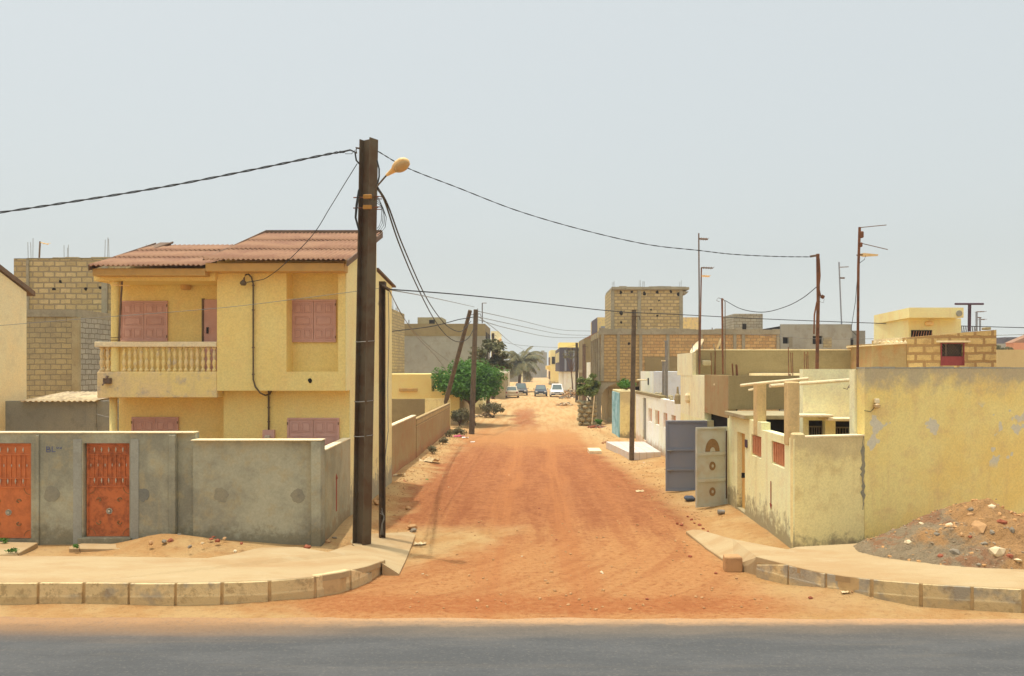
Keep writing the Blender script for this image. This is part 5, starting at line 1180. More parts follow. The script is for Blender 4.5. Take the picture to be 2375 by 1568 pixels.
# brick building on the right with tower
br = thing('unfinished_brick_building', (9, 58, 0), 'large unfinished brick building with concrete columns, arch and tower on the right of the street', 'building')
YR = 52.6; zt = Z(768,YR); xb0 = X(1393,YR)
MB().box(xb0, X(1489,YR), YR, 60, 2.75, zt).build('tan_wall', M['brick_t'], br)
MB().box(X(1489,YR)+.002, X(1640,YR), YR+.01, 60, 0, zt).build('orange_wall', M['brick_o'], br)
MB().box(X(1640,YR)+.002, X(1806,YR), YR+.02, 60, 0, zt+.06).build('orange_wall', M['brick_o'], br)
for u_ in (1393, 1430, 1482, 1545, 1622, 1674, 1700, 1720, 1800): MB().box(X(u_,YR), X(u_+7,YR), YR-.05, YR-.003, 2.8 if u_ < 1480 else 1.5, zt-.23).build('concrete_column', M['conc_col'], br)
mb = MB(); bumpy(mb, xb0-.1, X(1806,YR)+.05, YR-.08, YR+.3, zt+.08, .12, .4); mb.box(xb0-.12, X(1806,YR)+.05, YR-.07, YR-.0+.3, zt-.22, zt+.06); mb.build('ring_beam', M['conc_col'], br)
MB().box(X(1495,YR), X(1578,YR), YR-.03, YR+.008, 0, Z(828,YR)).build('cement_panel', M['grey_tan'], br)
# street side: upper storey on columns with an arch
for k in range(5): y_ = YR+.2+k*1.7; MB().box(xb0-.14, xb0-.003, y_, y_+.22, 0, zt-.05).build('street_column', M['conc_col'], br)
MB().box(xb0-.1, xb0-.006, YR+.1, 60, zt-.4, zt-.02).build('street_beam', M['conc_rough'], br)
MB().box(xb0-.02, X(1489,YR), YR+.3, 60, 2.45, 2.75).build('floor_slab', M['conc_rough'], br)
MB().box(xb0+.6, X(1489,YR), YR+1.2, 59, 0, 2.44).build('ground_floor_wall', M['conc_rough'], br)
mb = MB(); R_ = 1.25; cxa = xb0+1.25; pts = [(xb0-.05, YR+.05, 0)] 
arcp = [(cxa - R_*math.cos(k*math.pi/20), YR+.05, 1.55 + R_*.9*math.sin(k*math.pi/20)) for k in range(11)]
loop_ = [(xb0-.05, YR+.05, 0), (xb0-.05, YR+.05, 2.74), (cxa+1.1, YR+.05, 2.74), (cxa+1.1, YR+.05, 2.68)] + arcp[::-1] + [(xb0+.0+.001, YR+.05, 0)]
for i in range(10):
    a, b = arcp[i], arcp[i+1]; mb.prism([Vector((a[0], YR+.05, a[2])), Vector((b[0], YR+.05, b[2])), Vector((b[0], YR+.05, 2.74)), Vector((a[0], YR+.05, 2.74))], (0, .35, 0))
mb.box(xb0-.25, xb0+.02, YR+.04, YR+.42, 0, 2.74); mb.build('arch', M['conc_col'], br)
MB().box(xb0-.55, xb0-.3, YR+.6, YR+.9, 0, 2.3).box(xb0-1.0, xb0-.2, YR+.5, YR+2.5, 2.3, 2.42).build('porch_canopy', M['conc_rough'], br)
for u_, v_ in ((1458,797),): MB().disc((X(u_,YR), YR-.004, Z(v_,YR)), (0,-1,0), .1, .01, 8, .3, rnd).build('wall_hole', M['black'], br)
MB().box(X(1478,YR), X(1555,YR), YR+1.0, YR+1.1, 2.2, 3.1).build('dark_opening', M['black'], br)
# tower
YT = 56; tz = Z(672,YT)
tw = MB().box(X(1416,YT), X(1583,YT), YT, 60.5, zt-.2, tz).build('tower_wall', M['brick_y'], br)
for u_ in (1416, 1478, 1575): MB().box(X(u_,YT), X(u_+8,YT), YT-.05, YT-.003, zt, tz).build('tower_column', M['conc_col'], tw)
mb = MB().box(X(1418,YT), X(1597,YT), YT-.15, 60.6, tz+.002, tz+.17); bumpy(mb, X(1418,YT), X(1590,YT), YT-.12, YT+.2, tz+.17, .07, .5); mb.build('roof_slab', M['conc_col'], tw)
mb = MB().prism([P(1584,676,YT), P(1597,676,YT), P(1590,683,YT), P(1584,681,YT)], (0, 1, 0)); mb.build('broken_edge', M['conc_col'], tw)
for u_, v_, r_ in ((1439,678,.11),(1465,677,.1),(1494,681,.13),(1524,677,.11),(1555,677,.1),(1572,682,.13),(1440,726,.14),(1509,718,.07),(1524,732,.07),(1440,748,.08),(1528,697,.07)): MB().disc((X(u_,YT), YT, Z(v_,YT)), (0,-1,0), r_, .012, 8, .35, rnd).build('wall_hole', M['black'], tw)
rebar(tw, [(X(1420,YT),YT+.1,tz+.1), (X(1482,YT),YT+.1,tz+.1), (X(1494,YT),YT+1,tz+.1), (X(1576,YT),YT+.1,tz+.1)], .55, .012, 'galv')
hut = MB().box(X(1690,60), X(1755,60), 58.5, 62, zt-.2, Z(731,60)).build('roof_hut', M['brick_g'], br)
MB().box(X(1722,58.4), X(1731,58.4), 58.47, 58.497, Z(765,58.5), Z(751,58.5)).build('opening', M['black'], hut)
bk = thing('tan_rear_building', (X(1500,88), 92, 0), 'tan building with dark side wall rising behind the brick tower', 'building')
MB().box(X(1385,88), X(1622,88), 88, 98, 0, Z(736,88)).build('wall', M['yellow_slab'], bk)
mb = MB(); wall(mb, (X(1371,96), 96), (X(1385,88)-.002, 88), 0, Z(736,88), .3); mb.build('side_wall', M['charcoal'], bk)
MB().box(X(1393,87.9), X(1413,87.9), 87.8, 87.99, Z(772,88), Z(757,88)).build('metal_sheet', M['gate_grey'], bk)

# grey building far right of the brick one
gr = thing('grey_cement_building', (X(1900,58), 62, 0), 'long grey cement building with small dark windows right of the brick building', 'building')
YG = 58
mb = MB(); xg = X(1811,YG); hg = [(X(1815,YG)-xg, X(1828,YG)-xg, Z(797,YG), Z(782,YG)), (X(1884,YG)-xg, X(1907,YG)-xg, Z(798,YG), Z(779,YG))]
wall(mb, (xg, YG), (X(1975,YG), YG), 0, Z(752,YG), .3, hg); mb.build('wall', M['grey2'], gr)
MB().box(X(1975,YG)+.002, X(2026,YG), YG+1.5, YG+2, 0, Z(767,YG+1.5)).build('rear_wall', M['grey_dark'], gr)
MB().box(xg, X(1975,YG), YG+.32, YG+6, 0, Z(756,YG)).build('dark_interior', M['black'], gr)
MB().box(X(1908,YG), X(1928,YG), YG-.02, YG-.003, Z(806,YG), Z(783,YG)).build('blocked_window', M['brick_l'], gr)
MB().box(X(1829,YG), X(1837,YG), YG-.02, YG-.003, Z(806,YG), Z(781,YG)).build('cement_patch', M['patch'], gr)
MB().box(X(1975,YG)-.1, X(1978,YG), YG-.02, YG-.003, Z(803,YG), Z(784,YG)).build('slit', M['black'], gr)
# right skyline: rough block room, yellow room
rr_ = thing('rough_block_room', (X(2200,24), 25, 0), 'roof level room of rough tan blocks with a maroon and mesh window above the yellow wall', 'building')
YQ = 24
for (a_, b_, va, vb) in ((2103, 2310, 783, 763),):
    mb = MB(); wx0, wx1 = X(2183,YQ), X(2233,YQ)
    zA = Z(783,YQ); zB = Z(765,YQ)
    # wall with sloping top as four pieces round the window
    def zt_(x_): return zA + (zB-zA)*(x_-X(a_,YQ))/(X(b_,YQ)-X(a_,YQ))
    def piece(xa1, xb1, z0, z1a, z1b): mb.prism([Vector((xa1,YQ,z0)), Vector((xb1,YQ,z0)), Vector((xb1,YQ,z1b)), Vector((xa1,YQ,z1a))], (0, 2.5, 0))
    wz0, wz1 = Z(848,YQ), Z(797,YQ)
    piece(X(a_,YQ), wx0, 0, zt_(X(a_,YQ)), zt_(wx0)); piece(wx0+.0005, wx1-.0005, 0, wz0, wz0); piece(wx0+.0005, wx1-.0005, wz1, zt_(wx0), zt_(wx1)); piece(wx1, X(b_,YQ), 0, zt_(wx1), zt_(X(b_,YQ)))
    mb.build('block_wall', M['brick_big'], rr_)
wn = MB().box(wx0+.003, wx1-.003, YQ+.08, YQ+.10, wz0, wz1).build('window', M['black'], rr_)
MB().box(wx0, wx1, YQ+.01, YQ+.06, wz0, wz0+.27).build('maroon_panel', M['maroon'], wn)
mb = MB()
for k in range(9):
    for sg in (-1, 1):
        x_ = wx0+(wx1-wx0)*k/8; xe = x_+sg*.30; 
        if xe < wx0: t_ = (x_-wx0)/.30; 
        elif xe > wx1: t_ = (wx1-x_)/.30
        else: t_ = 1
        if t_ > .05: mb.tube([(x_, YQ+.06, wz0+.27), (x_+sg*.30*t_, YQ+.06, wz0+.27+(wz1-wz0-.27)*t_)], .006, 4)
mb.box(wx0+.14, wx0+.17, YQ+.05, YQ+.07, wz0+.27, wz1); mb.build('mesh_grille', M['fascia'], wn)
fr = MB().box(wx0-.03, wx0+.0, YQ-.02, YQ+.03, wz0, wz1).box(wx1, wx1+.03, YQ-.02, YQ+.03, wz0, wz1).box(wx0-.04, wx1+.04, YQ-.02, YQ+.03, wz1+.001, wz1+.03); fr.build('window_frame', M['maroon'], wn)
MB().box(X(2170,YQ), X(2248,YQ), YQ-.05, YQ-.002, Z(794,YQ), Z(790,YQ)).build('lintel', M['cap'], rr_)
MB().box(X(2024,YQ), X(2103,YQ)-.003, YQ+.02, YQ+2, 0, Z(797,YQ)).build('lean_to_wall', M['roadwall'], rr_)
mb = MB(); mb.prism([P(2022,800,YQ-.1), P(2103,792,YQ-.1), P(2103,797,YQ-.1), P(2022,802,YQ-.1)], (0, 2, 0)); mb.build('lean_to_roof', M['cap'], rr_)
mb = MB()
for k in range(7): x_ = X(2030+k*11,YQ+.3); mb.box(x_, x_+.09, YQ+.3, YQ+.45, Z(797,YQ), Z(786-k*.8,YQ))
for k in range(8): mb.rock(P(2030+k*10, 794-k*.3, YQ+.1), .05, rnd)
mb.build('broken_blocks', M['cap'], rr_)
MB().box(X(2284,YQ), X(2297,YQ), YQ-.02, YQ+.2, zB+.0, Z(759,YQ)).build('loose_block', M['conc_rough'], rr_, bevel=.01)
yr = thing('yellow_roof_room', (X(2130,28), 29, 0), 'bright cream yellow roof room with projecting parapet at upper right', 'building')
YY = 28
mb = MB().prism([(X(2106,YY), YY, 0), (X(2228,YY), YY, 0), (X(2228,YY), YY+4, 0), (X(2026,31.5), YY+3.5, 0)], (0, 0, Z(739,YY))); mb.build('wall', M['yellow_side'], yr)
zc0, zc1 = Z(739,YY)+.002, Z(716,YY)
mb = MB().prism([(X(2108,YY-.5), YY-.5, zc0), (X(2234,YY-.5), YY-.5, zc0), (X(2234,YY-.5), YY+4, zc0), (X(2026,31.5), YY+3.5, zc0)], (0, 0, zc1-zc0)); mb.build('parapet', M['yellow_side'], yr)
wn = MB().box(X(2112,YY), X(2160,YY), YY-.03, YY-.003, Z(790,YY), Z(766,YY)).build('window', M['black'], yr)
mb = MB()
for k in range(8): mb.tube([P(2115+k*6,788,YY-.04), P(2119+k*6,768,YY-.04)], .008, 4)
mb.build('window_grille', M['louver'], wn)
MB().lathe((X(2152,YY), YY-.06, Z(756,YY)), [(.08,0),(.14,.03),(.14,.12),(.06,.16)], 10).build('wall_light', M['lampshell'], yr)
MB().disc((X(2223,YY-.5), YY-.5, Z(727,YY-.5)), (0,-1,0), .10, .04, 12).build('round_vent', M['grey2'], yr)
fc = thing('spiked_fence', (X(2240,30), 30, 3.0), 'row of dark metal fence spikes between the yellow roof room and T shaped mast', 'fence')
mb = MB()
for k in range(8): mb.tube([P(2231+k*5,775,30), P(2229+k*5,757,30)], .022, 5)
mb.tube([P(2229,770,30), P(2272,770,30)], .02, 5); mb.build('spikes', M['gate_grey'], fc)

# walls and roofs closing the right side, distant
rs = thing('distant_cream_wall', (X(2380,34), 34, 0), 'pale distant house wall above the yellow wall at the right border', 'building')
MB().box(X(2311,34), X(2600,34), 34, 40, 0, Z(811,34)).build('wall', M['olive_wall'], rs)
ds = thing('distant_pink_roof_house', (X(2370,120), 120, 0), 'small salmon roofed house on the horizon at the right border', 'house')
MB().box(X(2350,120), X(2420,120), 120, 122, 0, Z(795,120)).build('wall', M['louver'], ds)
MB().prism([P(2346,795,120), P(2400,772,120), P(2440,795,120)], (0, 2, 0)).build('roof', M['tile_roof'], ds)
hz = thing('distant_grey_house', (X(2340,150), 150, 0), 'long low grey house on the horizon at far right', 'house')
MB().box(X(2290,150), X(2350,150), 150, 160, 0, Z(797,150)).build('wall', M['grey2'], hz)
MB().box(X(2330,170), X(2420,170), 170, 180, 0, Z(782,170)).build('rear_wall', M['charcoal'], hz)
tree((X(2318,60), 60, 0), (X(2316,60), 60, Z(812,60)), .9, .8, .5, 10, 60, .12, 'leaf_dark', 'dark bush showing above the wall right of the rough block room', name='bush', cr=.35, seed=23, kind='bush')

# ------------------------------------------------------------------ far end of the street
def house(name, label, boxes, cat='building'):
    t = thing(name, (sum(b[0]+b[1] for b in boxes)/2/len(boxes), boxes[0][2], 0), label, cat)
    for i, (x0, x1, y0, y1, z1, m_) in enumerate(boxes): MB().box(x0, x1, y0, y1, -.1, z1).build('wall', M[m_], t)
    return t
t = house('tan_plaster_house', 'tan plaster house between the brick building and charcoal house', [(X(1351,80), 9, 78, 87, Z(787,80), 'grey_tan')])
MB().prism([(X(1351,80), 79, Z(787,80)+.01), (9, 79, Z(787,80)+.01), (9, 79, Z(772,80)), (X(1385,80), 79, Z(770,80))], (0, 6, 0)).build('orange_roof', M['tile_roof'], t)
MB().box(X(1351,80)-.003-.1, X(1351,80)-.003, 79, 86, 3.2, 3.5).build('ledge', M['conc_rough'], t)
t = house('cream_garage', 'narrow cream wall just left of the brick building', [(X(1368,62), X(1385,62), 62, 66, Z(840,62), 'white_wall')])
t = thing('charcoal_house', (X(1330,125), 130, 0), 'charcoal painted upper storey with yellow window frame over pale ground floor', 'house')
MB().box(X(1295,150)-.0, 12, 125, 150, 0, Z(862,125)).build('ground_floor', M['white_wall'], t)
MB().box(X(1295,150)-.6, 12, 124.6, 150, Z(862,125)+.01, Z(806,125)).build('upper_storey', M['charcoal'], t)
xq = X(1295,150)-.6
for k in range(4): f = MB().box(xq-.06, xq-.002, 128+k*5, 130.5+k*5, 4.6, 6.2).build('window', M['yellow_side'], t)
for k in range(4): MB().box(xq+.7+k*1.25, xq+1.0+k*1.25, 124.5, 124.597, Z(862,125)+.1, Z(812,125)).build('pilaster', M['gate_grey'], t)
t = thing('yellow_storey_house', (7.5, 185, 0), 'yellow multi storey house with terraces near the far end of the street', 'house')
MB().box(X(1272,190)+.2, 13, 180, 200, 0, Z(812,180)).build('wall', M['yellow_side'], t)
MB().box(X(1295,190), 13, 186, 196, Z(812,180)-.1, Z(795,188)).build('upper_wall', M['yellow'], t)
for k in range(4):
    for q in range(2): MB().box(X(1272,190)+.1, X(1272,190)+.197, 182+k*4.4, 184+k*4.4, 1.2+q*3.2, 3.0+q*3.2).build('window', M['fascia'], t)
for k in range(2): MB().box(X(1275,180)+.4+k*1.6, X(1275,180)+1.1+k*1.6, 179.9, 179.997, 4.6, 6.2).build('window', M['black'], t)
MB().box(X(1272,190)-.6, X(1272,190)+.198, 181, 199, 3.4, 4.3).build('terrace', M['yellow'], t)
t = house('grey_end_building', 'hazy grey building closing the far end of the street', [(X(1222,330), X(1268,330), 330, 345, Z(817,330), 'grey2'), (X(1254,335), X(1262,335), 329, 340, Z(814,335), 'grey_dark')])
house('dark_low_house', 'dim two storey house behind the palm at far left of the street', [(X(1160,220), X(1228,220), 220, 240, Z(835,220), 'grey_dark'), (X(1205,215), X(1212,215), 214, 219, 5, 'cream')])
house('pale_far_house', 'pale tall house rising behind the lamp pole on the left', [(X(1138,160), X(1156,160), 160, 175, Z(768,160), 'cream')])
house('tan_low_house', 'low tan house behind the beige car on the left', [(-12, X(1178,118), 118, 126, 3.2, 'white_wall'), (-12, X(1172,100), 96, 112, 3.0, 'conc_rough')])
house('ochre_garden_wall', 'low ochre garden wall under the dull tree on the left', [(-7, -3.9, 64, 72, 1.5, 'cream_wall')], 'wall')
house('far_right_house', 'plain cream house beyond the white car on the right', [(6.2, 14, 158, 176, 5.2, 'cream')])
# filler houses that close the blocks behind the ones in front
house('tan_back_house', 'tan house behind the grey yard wall on the far left', [(-36, -22.5, 44, 54, 6.2, 'grey_tan')])
house('grey_back_house', 'grey house behind the flat yellow house on the left', [(-30, -23.5, 70, 82, 5.2, 'grey2')])
house('tan_side_house', 'tan house beyond the grey cement building on the right', [(24, 38, 66, 78, 5.2, 'grey_tan')])
# street end bin
o = MB().box(X(1151,104), X(1163,104), 103.5, 104.2, 0, 1.35).build('waste_bin', M['bin'], bevel=.05); tag(o, 'blue grey bin standing left of the beige hatchback', 'bin')

# ------------------------------------------------------------------ masts and aerials on the right
def mast(pts_, r, label, mat='rust', aer=(), extra=None, cat='antenna', name='antenna_mast'):
    t = thing(name, pts_[-1], label, cat); MB().tube(pts_, r, 6).build('mast', M[mat], t)
    for a_ in aer:
        k = MB().tube(a_[0], a_[1], 5); 
        # short cross elements of a tv aerial
        if len(a_) > 2:
            p0, p1 = Vector(a_[0][0]), Vector(a_[0][-1])
            for i in range(a_[2]): c = p0.lerp(p1, (i+.7)/a_[2]); k.tube([c+Vector((0,-.25,0)), c+Vector((0,.25,0))], .008, 4)
        k.build('aerial', M['lampshell'] if len(a_) > 3 else M['fascia'], t)
    return t
mast([P(1620,541,25.6), P(1621,700,25.6), P(1620,868,25.6)], .022, 'tallest thin mast of the roof trio left of the house with grey parapet', 'fascia', [([P(1619,554,25.6), P(1641,555,25.6)], .028, 4)])
mast([P(1626,622,25.5), P(1624,740,25.5), P(1622,868,25.5)], .022, 'shorter rusty mast with two aerials beside the tallest roof mast', 'rust', [([P(1625,621,25.5), P(1653,622,25.5)], .02, 5), ([P(1626,640,25.5), P(1645,641,25.5)], .025, 4, 1)])
mast([P(1674,692,25.5), P(1675,780,25.5), P(1676,868,25.5)], .03, 'rust and white mast with cable loop above the grey parapet', 'rust', [([P(1674,693,25.5), P(1665,691,25.5), P(1661,697,25.5), P(1668,700,25.5)], .008), ([P(1676,693,25.5), P(1681,700,25.5), P(1681,730,25.5), P(1681,868,25.5)], .013)])
t = mast([P(1896,589,21.5), P(1897,690,21.5), P(1894,860,21.5)], .045, 'rusty cable mast with hanging lamp bracket right of centre', 'rust', [([P(1896,592,21.5), P(1878,595,21.5)], .03)], name='cable_mast', cat='mast')
mb = MB().tube([P(1899,600,21.4), P(1901,640,21.4), P(1898,670,21.4)], .02, 6).tube([P(1899,672,21.4), P(1902,686,21.4), P(1906,689,21.4)], .02, 6).tube([P(1904,687,21.4), P(1910,690,21.4)], .05, 8).tube([P(1894,700,21.4), P(1888,730,21.4), P(1887,775,21.4)], .02, 6); mb.build('bracket', M['rust'], t)
MB().tube([P(1899,690,21.4), P(1901,700,21.4), P(1909,702,21.4), P(1911,693,21.4)], .006, 5).build('cable_loop', M['wire_light'], t)
mast([P(1945,608,58.4), P(1948,680,58.4), P(1951,752,58.4)], .05, 'distant slender mast with two aerials on the grey cement building', 'gate_grey', [([P(1945,620,58.4), P(1967,619,58.4)], .03, 3), ([P(1946,645,58.4), P(1958,645,58.4)], .06, 2)])
t = mast([P(1993,527,17.6), P(1990,620,17.6), P(1989,760,17.6), P(1987,996,17.6)], .028, 'tall rusty mast with orange antenna boxes rising from the corner compound', 'rust',
     [([P(1993,528,17.6), P(2055,522,17.6)], .009), ([P(1995,564,17.6), P(2058,579,17.6)], .009), ([P(1986,592,17.6), P(2000,591,17.6)], .015)])
MB().box(X(1993,17.6), X(2001,17.6), 17.55, 17.65, Z(552,17.6), Z(537,17.6)).build('amplifier_box', M['rust'], t, bevel=.015)
MB().box(X(1992,17.6), X(1998,17.6), 17.55, 17.65, Z(573,17.6), Z(563,17.6)).build('amplifier_box', M['rust'], t, bevel=.01)
MB().prism([P(1996,588,17.6), P(2004,587,17.6), P(2036,590,17.6), P(2036,593,17.6), P(2004,595,17.6), P(1996,593,17.6)], (0,.06,0)).build('panel_antenna', M['lampshell'], t)
mb = MB().tube([P(1993,610,17.6), P(2004,602,17.6), P(2007,593,17.6)], .006, 5).tube([P(1988,640,17.6), P(1983,700,17.6), P(1976,745,17.6), P(1973,765,17.6), P(1986,778,17.6)], .006, 5).tube([P(1986,885,17.6), P(1978,890,17.6), P(1968,900,17.6)], .008, 5); mb.build('cable', M['wire'], t)
mb = MB().tube([P(1976,880,17.5), P(1964,903,17.4), P(1955,900,17.4)], .008, 5).tube([P(1989,880,17.5), P(1968,898,17.4)], .008, 5).tube([P(1996,878,17.5), P(2000,886,17.5), P(1980,905,17.4)], .008, 5)
mb.build('twig_bracing', M['fascia'], t)
t = thing('t_mast', P(2247,765,25.5), 'T shaped purple steel mast above the rough block room', 'mast')
MB().tube([P(2247,768,25.5), P(2248,705,25.5)], .05, 8).build('mast', M['purple_steel'], t); MB().tube([P(2214,705,25.5), P(2280,705,25.5)], .032, 8).build('crossbar', M['purple_steel'], t)
mast([P(2264,724,32), P(2264,768,32)], .04, 'left one of two small aerial masts right of the T shaped mast', 'gate_grey', [([P(2264,723,32), P(2281,723,32)], .015, 3), ([P(2264,736,32), P(2275,737,32)], .02)])
mast([P(2272,736,33), P(2272,768,33)], .035, 'right one of two small aerial masts right of the T shaped mast', 'gate_grey', [([P(2272,741,33), P(2282,741,33)], .02, 2)])
mast([P(1118,703,75.5), P(1118,750,75.5)], .05, 'thin aerial on the grey building roof behind the paired poles', 'steel', [([P(1118,703,75.5), P(1128,703,75.5)], .03)])
mast([P(948,760,76), P(948,742,76)], .05, 'small far aerial on the grey block building roof', 'galv')
mast([P(1652,788,54), P(1651,760,54)], .03, 'tiny mast stub on top of the brick building', 'fascia')
t = thing('metal_post', (X(1545,38), 38, 0), 'pale grey metal post rising between white wall and brick building', 'post')
MB().tube([(X(1545,38), 38, 0), P(1545,790,38)], .07, 8).build('post', M['galv'], t); MB().tube([P(1540,792,38), P(1550,790,38)], .03, 6).build('cap', M['galv'], t)
t = thing('metal_post', (X(1538,37), 37, 0), 'short capped grey post beside the taller metal post', 'post')
MB().tube([(X(1538,37), 37, 0), P(1538,838,37)], .06, 8).build('post', M['galv'], t); MB().lathe(P(1538,838,37), [(.1,0),(.1,.05)], 8).build('cap', M['cap'], t)
# satellite dishes
def dish(c, r, nrm, label):
    t = thing('satellite_dish', c, label, 'satellite dish'); nrm = Vector(nrm).normalized(); q = nrm.to_track_quat('Z', 'Y').to_matrix().to_4x4(); m = Matrix.Translation(c) @ q
    mb = MB(m); vs = []; n = 18
    for k in range(5): rr2 = r*(k+.02)/4; vs += [(rr2*math.cos(2*math.pi*i/n), rr2*math.sin(2*math.pi*i/n), .28*rr2*rr2/r) for i in range(n)]
    vs += [(x, y, z-.02) for x, y, z in vs]; o5 = 5*n
    fs = [(k*n+i, k*n+(i+1) % n, (k+1)*n+(i+1) % n, (k+1)*n+i) for k in range(4) for i in range(n)]; fs += [tuple(o5+j for j in f[::-1]) for f in fs]
    mb.add(vs, fs); mb.build('reflector', M['cap'], t, smooth=True)
    MB(m).tube([(0, -r*.9, .1), (0, -.1*r, r*.8)], .015, 5).build('feed_arm', M['galv'], t)
    MB().tube([c, Vector(c)-Vector((0,0,.9))], .03, 6).build('stand', M['galv'], t)
dish(P(1620,806,30), .34, (-.9,-.2,.75), 'pale satellite dish tilted up behind the tallest roof mast')
dish(P(1668,800,29), .25, (-.95,.2,.4), 'small satellite dish seen edge on beside the rust and white mast')

# ------------------------------------------------------------------ cables
def cable(uvY, r, label, mat='wire', twist=0, group=None, name='overhead_cable', n=40):
    """smooth curve through surveyed points (Catmull-Rom)"""
    ps = [P(*q) for q in uvY]; ps = [ps[0]*2-ps[1]] + ps + [ps[-1]*2-ps[-2]]; out = []
    segs = len(ps)-3; per = max(3, n//segs)
    for i in range(1, len(ps)-2):
        for k in range(per):
            t = k/per; a, b, c, d = ps[i-1], ps[i], ps[i+1], ps[i+2]
            out.append(.5*((2*b)+(-a+c)*t+(2*a-5*b+4*c-d)*t*t+(-a+3*b-3*c+d)*t*t*t))
    out.append(ps[-2]); mb = MB()
    if twist:
        for ph in (0, math.pi):
            mb.tube([p + Vector((0, math.cos(i*twist+ph)*r*.8, math.sin(i*twist+ph)*r*.8)) for i, p in enumerate(out)], r*.72, 5)
    else: mb.tube(out, r, 5)
    o = mb.build(name, M[mat], smooth=True); tag(o, label, 'cable', group); return o
cable([(-300,535,17.1),(0,493,17.1),(200,463,17.1),(400,430,17.1),(600,391,17.1),(765,357,16.3),(800,352,16.1)], .017, 'thick twisted black cable from the corner pole off to the left border', twist=.55, n=160)
cable([(828,380,16.1),(800,425,16.8),(765,482,17.6),(725,545,17.9),(660,612,18.3),(620,643,18.6),(600,650,18.7),(572,655,18.75)], .0085, 'thin cable dropping from the corner pole to the house service mast', n=60)
cable([(874,350,16.2),(945,390,17.0),(1060,435,18.2),(1200,489,18.9),(1350,533,19.7),(1500,567,20.3),(1620,581,20.8),(1700,590,21),(1800,595,21.3),(1880,596,21.4)], .009, 'long dark cable from the corner pole to the rusty cable mast on the right', twist=.9, n=150)
cable([(874,432,16.2),(900,478,18.4),(935,572,23),(985,684,30),(1020,738,36),(1045,762,40),(1070,768,43),(1092,745,45)], .02, 'right one of two black cables sagging from corner pole to paired poles', n=60)
cable([(874,436,16.2),(893,470,18),(925,565,22),(965,660,28),(1005,738,34),(1035,778,39),(1062,793,42),(1085,785,44),(1100,760,45)], .02, 'left one of two black cables sagging from corner pole to paired poles', n=60)
cable([(902,671,17.5),(1050,682,19.5),(1200,697,22),(1425,722,27),(1600,731,30),(1800,741,31),(2100,752,30),(2374,760,29),(2600,764,28)], .014, 'straight cable from the slender steel post across to the right border', n=60)
cable([(-250,775,18),(0,755,17.9),(250,735,17.8),(503,715,17.7),(700,692,17.6),(884,668,17.5)], .006, 'very thin wire crossing in front of the yellow house to the slender post', 'wire_light', n=50)
cable([(903,674,17.5),(930,728,20),(960,768,24),(1000,808,30),(1040,838,38)], .009, 'upper thin grey wire falling from slender post towards the left yards', 'wire_light')
cable([(903,676,17.5),(935,735,20),(970,785,25),(1010,826,31),(1045,872,40)], .009, 'lower thin grey wire falling from slender post towards the left yards', 'wire_light')
cable([(897,770,40),(1000,757,42),(1060,742,44),(1082,738,45),(1100,735,45)], .024, 'cable from behind the yellow house to the leaning pole top')
cable([(903,672,17.5),(1000,690,25),(1100,712,45)], .012, 'faint wire from the slender post to the top of the upright pole', 'wire_light')
for i, (pp_, lb) in enumerate((([(1108,722,45),(1200,742,60),(1300,765,80),(1372,768,88)], 'uppermost hazy wire spanning the street from the paired poles'), ([(1108,735,45),(1200,755,60),(1300,775,80),(1371,778,88)], 'middle hazy wire spanning the street from the paired poles'), ([(1110,742,45),(1180,762,55),(1280,782,75),(1371,783,88)], 'lowest hazy wire spanning the street from the paired poles'), ([(1110,735,45),(1150,765,58),(1190,798,90),(1230,818,128)], 'thin wire running down towards the palm tree'))):
    cable(pp_, .02, lb, 'wire_light')
cable([(1337,800,86),(1300,806,100),(1200,800,90),(1143,785,95)], .02, 'far wire from the crossarm pole to the lamp pole', 'wire_light')
cable([(1681,697,25.5),(1720,717,24.5),(1770,724,23.5),(1820,712,22.5),(1860,692,21.9),(1894,665,21.5)], .011, 'sagging cable between the rust and white mast and cable mast', n=50)
cable([(1700,895,22),(1900,884,20),(1990,876,18)], .006, 'thin wire behind the compound pillars to the tall rusty mast', 'wire')
cable([(1740,776,40),(1900,786,40),(2100,784,38),(2400,775,36)], .012, 'pale thin wire low over the parapets on the right', 'wire_light')
cable([(222,960,20),(250,967,20),(285,972,20)], .008, 'short pale clothes line by the porch column of the yellow house', 'galv', name='clothes_line')

# ------------------------------------------------------------------ rubble heap on the right
def heap(cx_, cy_, rx, ry, hh, seed):
    mb = MB(); n = 60; vs = []; 
    for j in range(n+1):
        for i in range(n+1):
            x = -1.15+2.3*i/n; y = -1.15+2.3*j/n; r = math.hypot(x, y) + .12*mnoise.noise(Vector((x*2.5, y*2.5, seed)))
            z = hh*(max(0, 1-r)**.85) * (1+.25*mnoise.noise(Vector((x*3, y*3, seed+4)))) + (.05*mnoise.noise(Vector((x*9, y*9, seed+9))) + .03*mnoise.noise(Vector((x*22, y*22, seed+2)))) * (1 if r < 1 else 0)
            z += -.12*max(0, r-.97)*4
            vs.append((cx_+x*rx, cy_+y*ry, .30+z))
    mb.add(vs, [(j*(n+1)+i, j*(n+1)+i+1, (j+1)*(n+1)+i+1, (j+1)*(n+1)+i) for j in range(n) for i in range(n)])
    def hz_(px, py):
        i = int(((px-cx_)/rx+1.15)/2.3*n); j = int(((py-cy_)/ry+1.15)/2.3*n)
        i = max(0, min(n, i)); j = max(0, min(n, j)); return vs[j*(n+1)+i][2]
    return mb, hz_
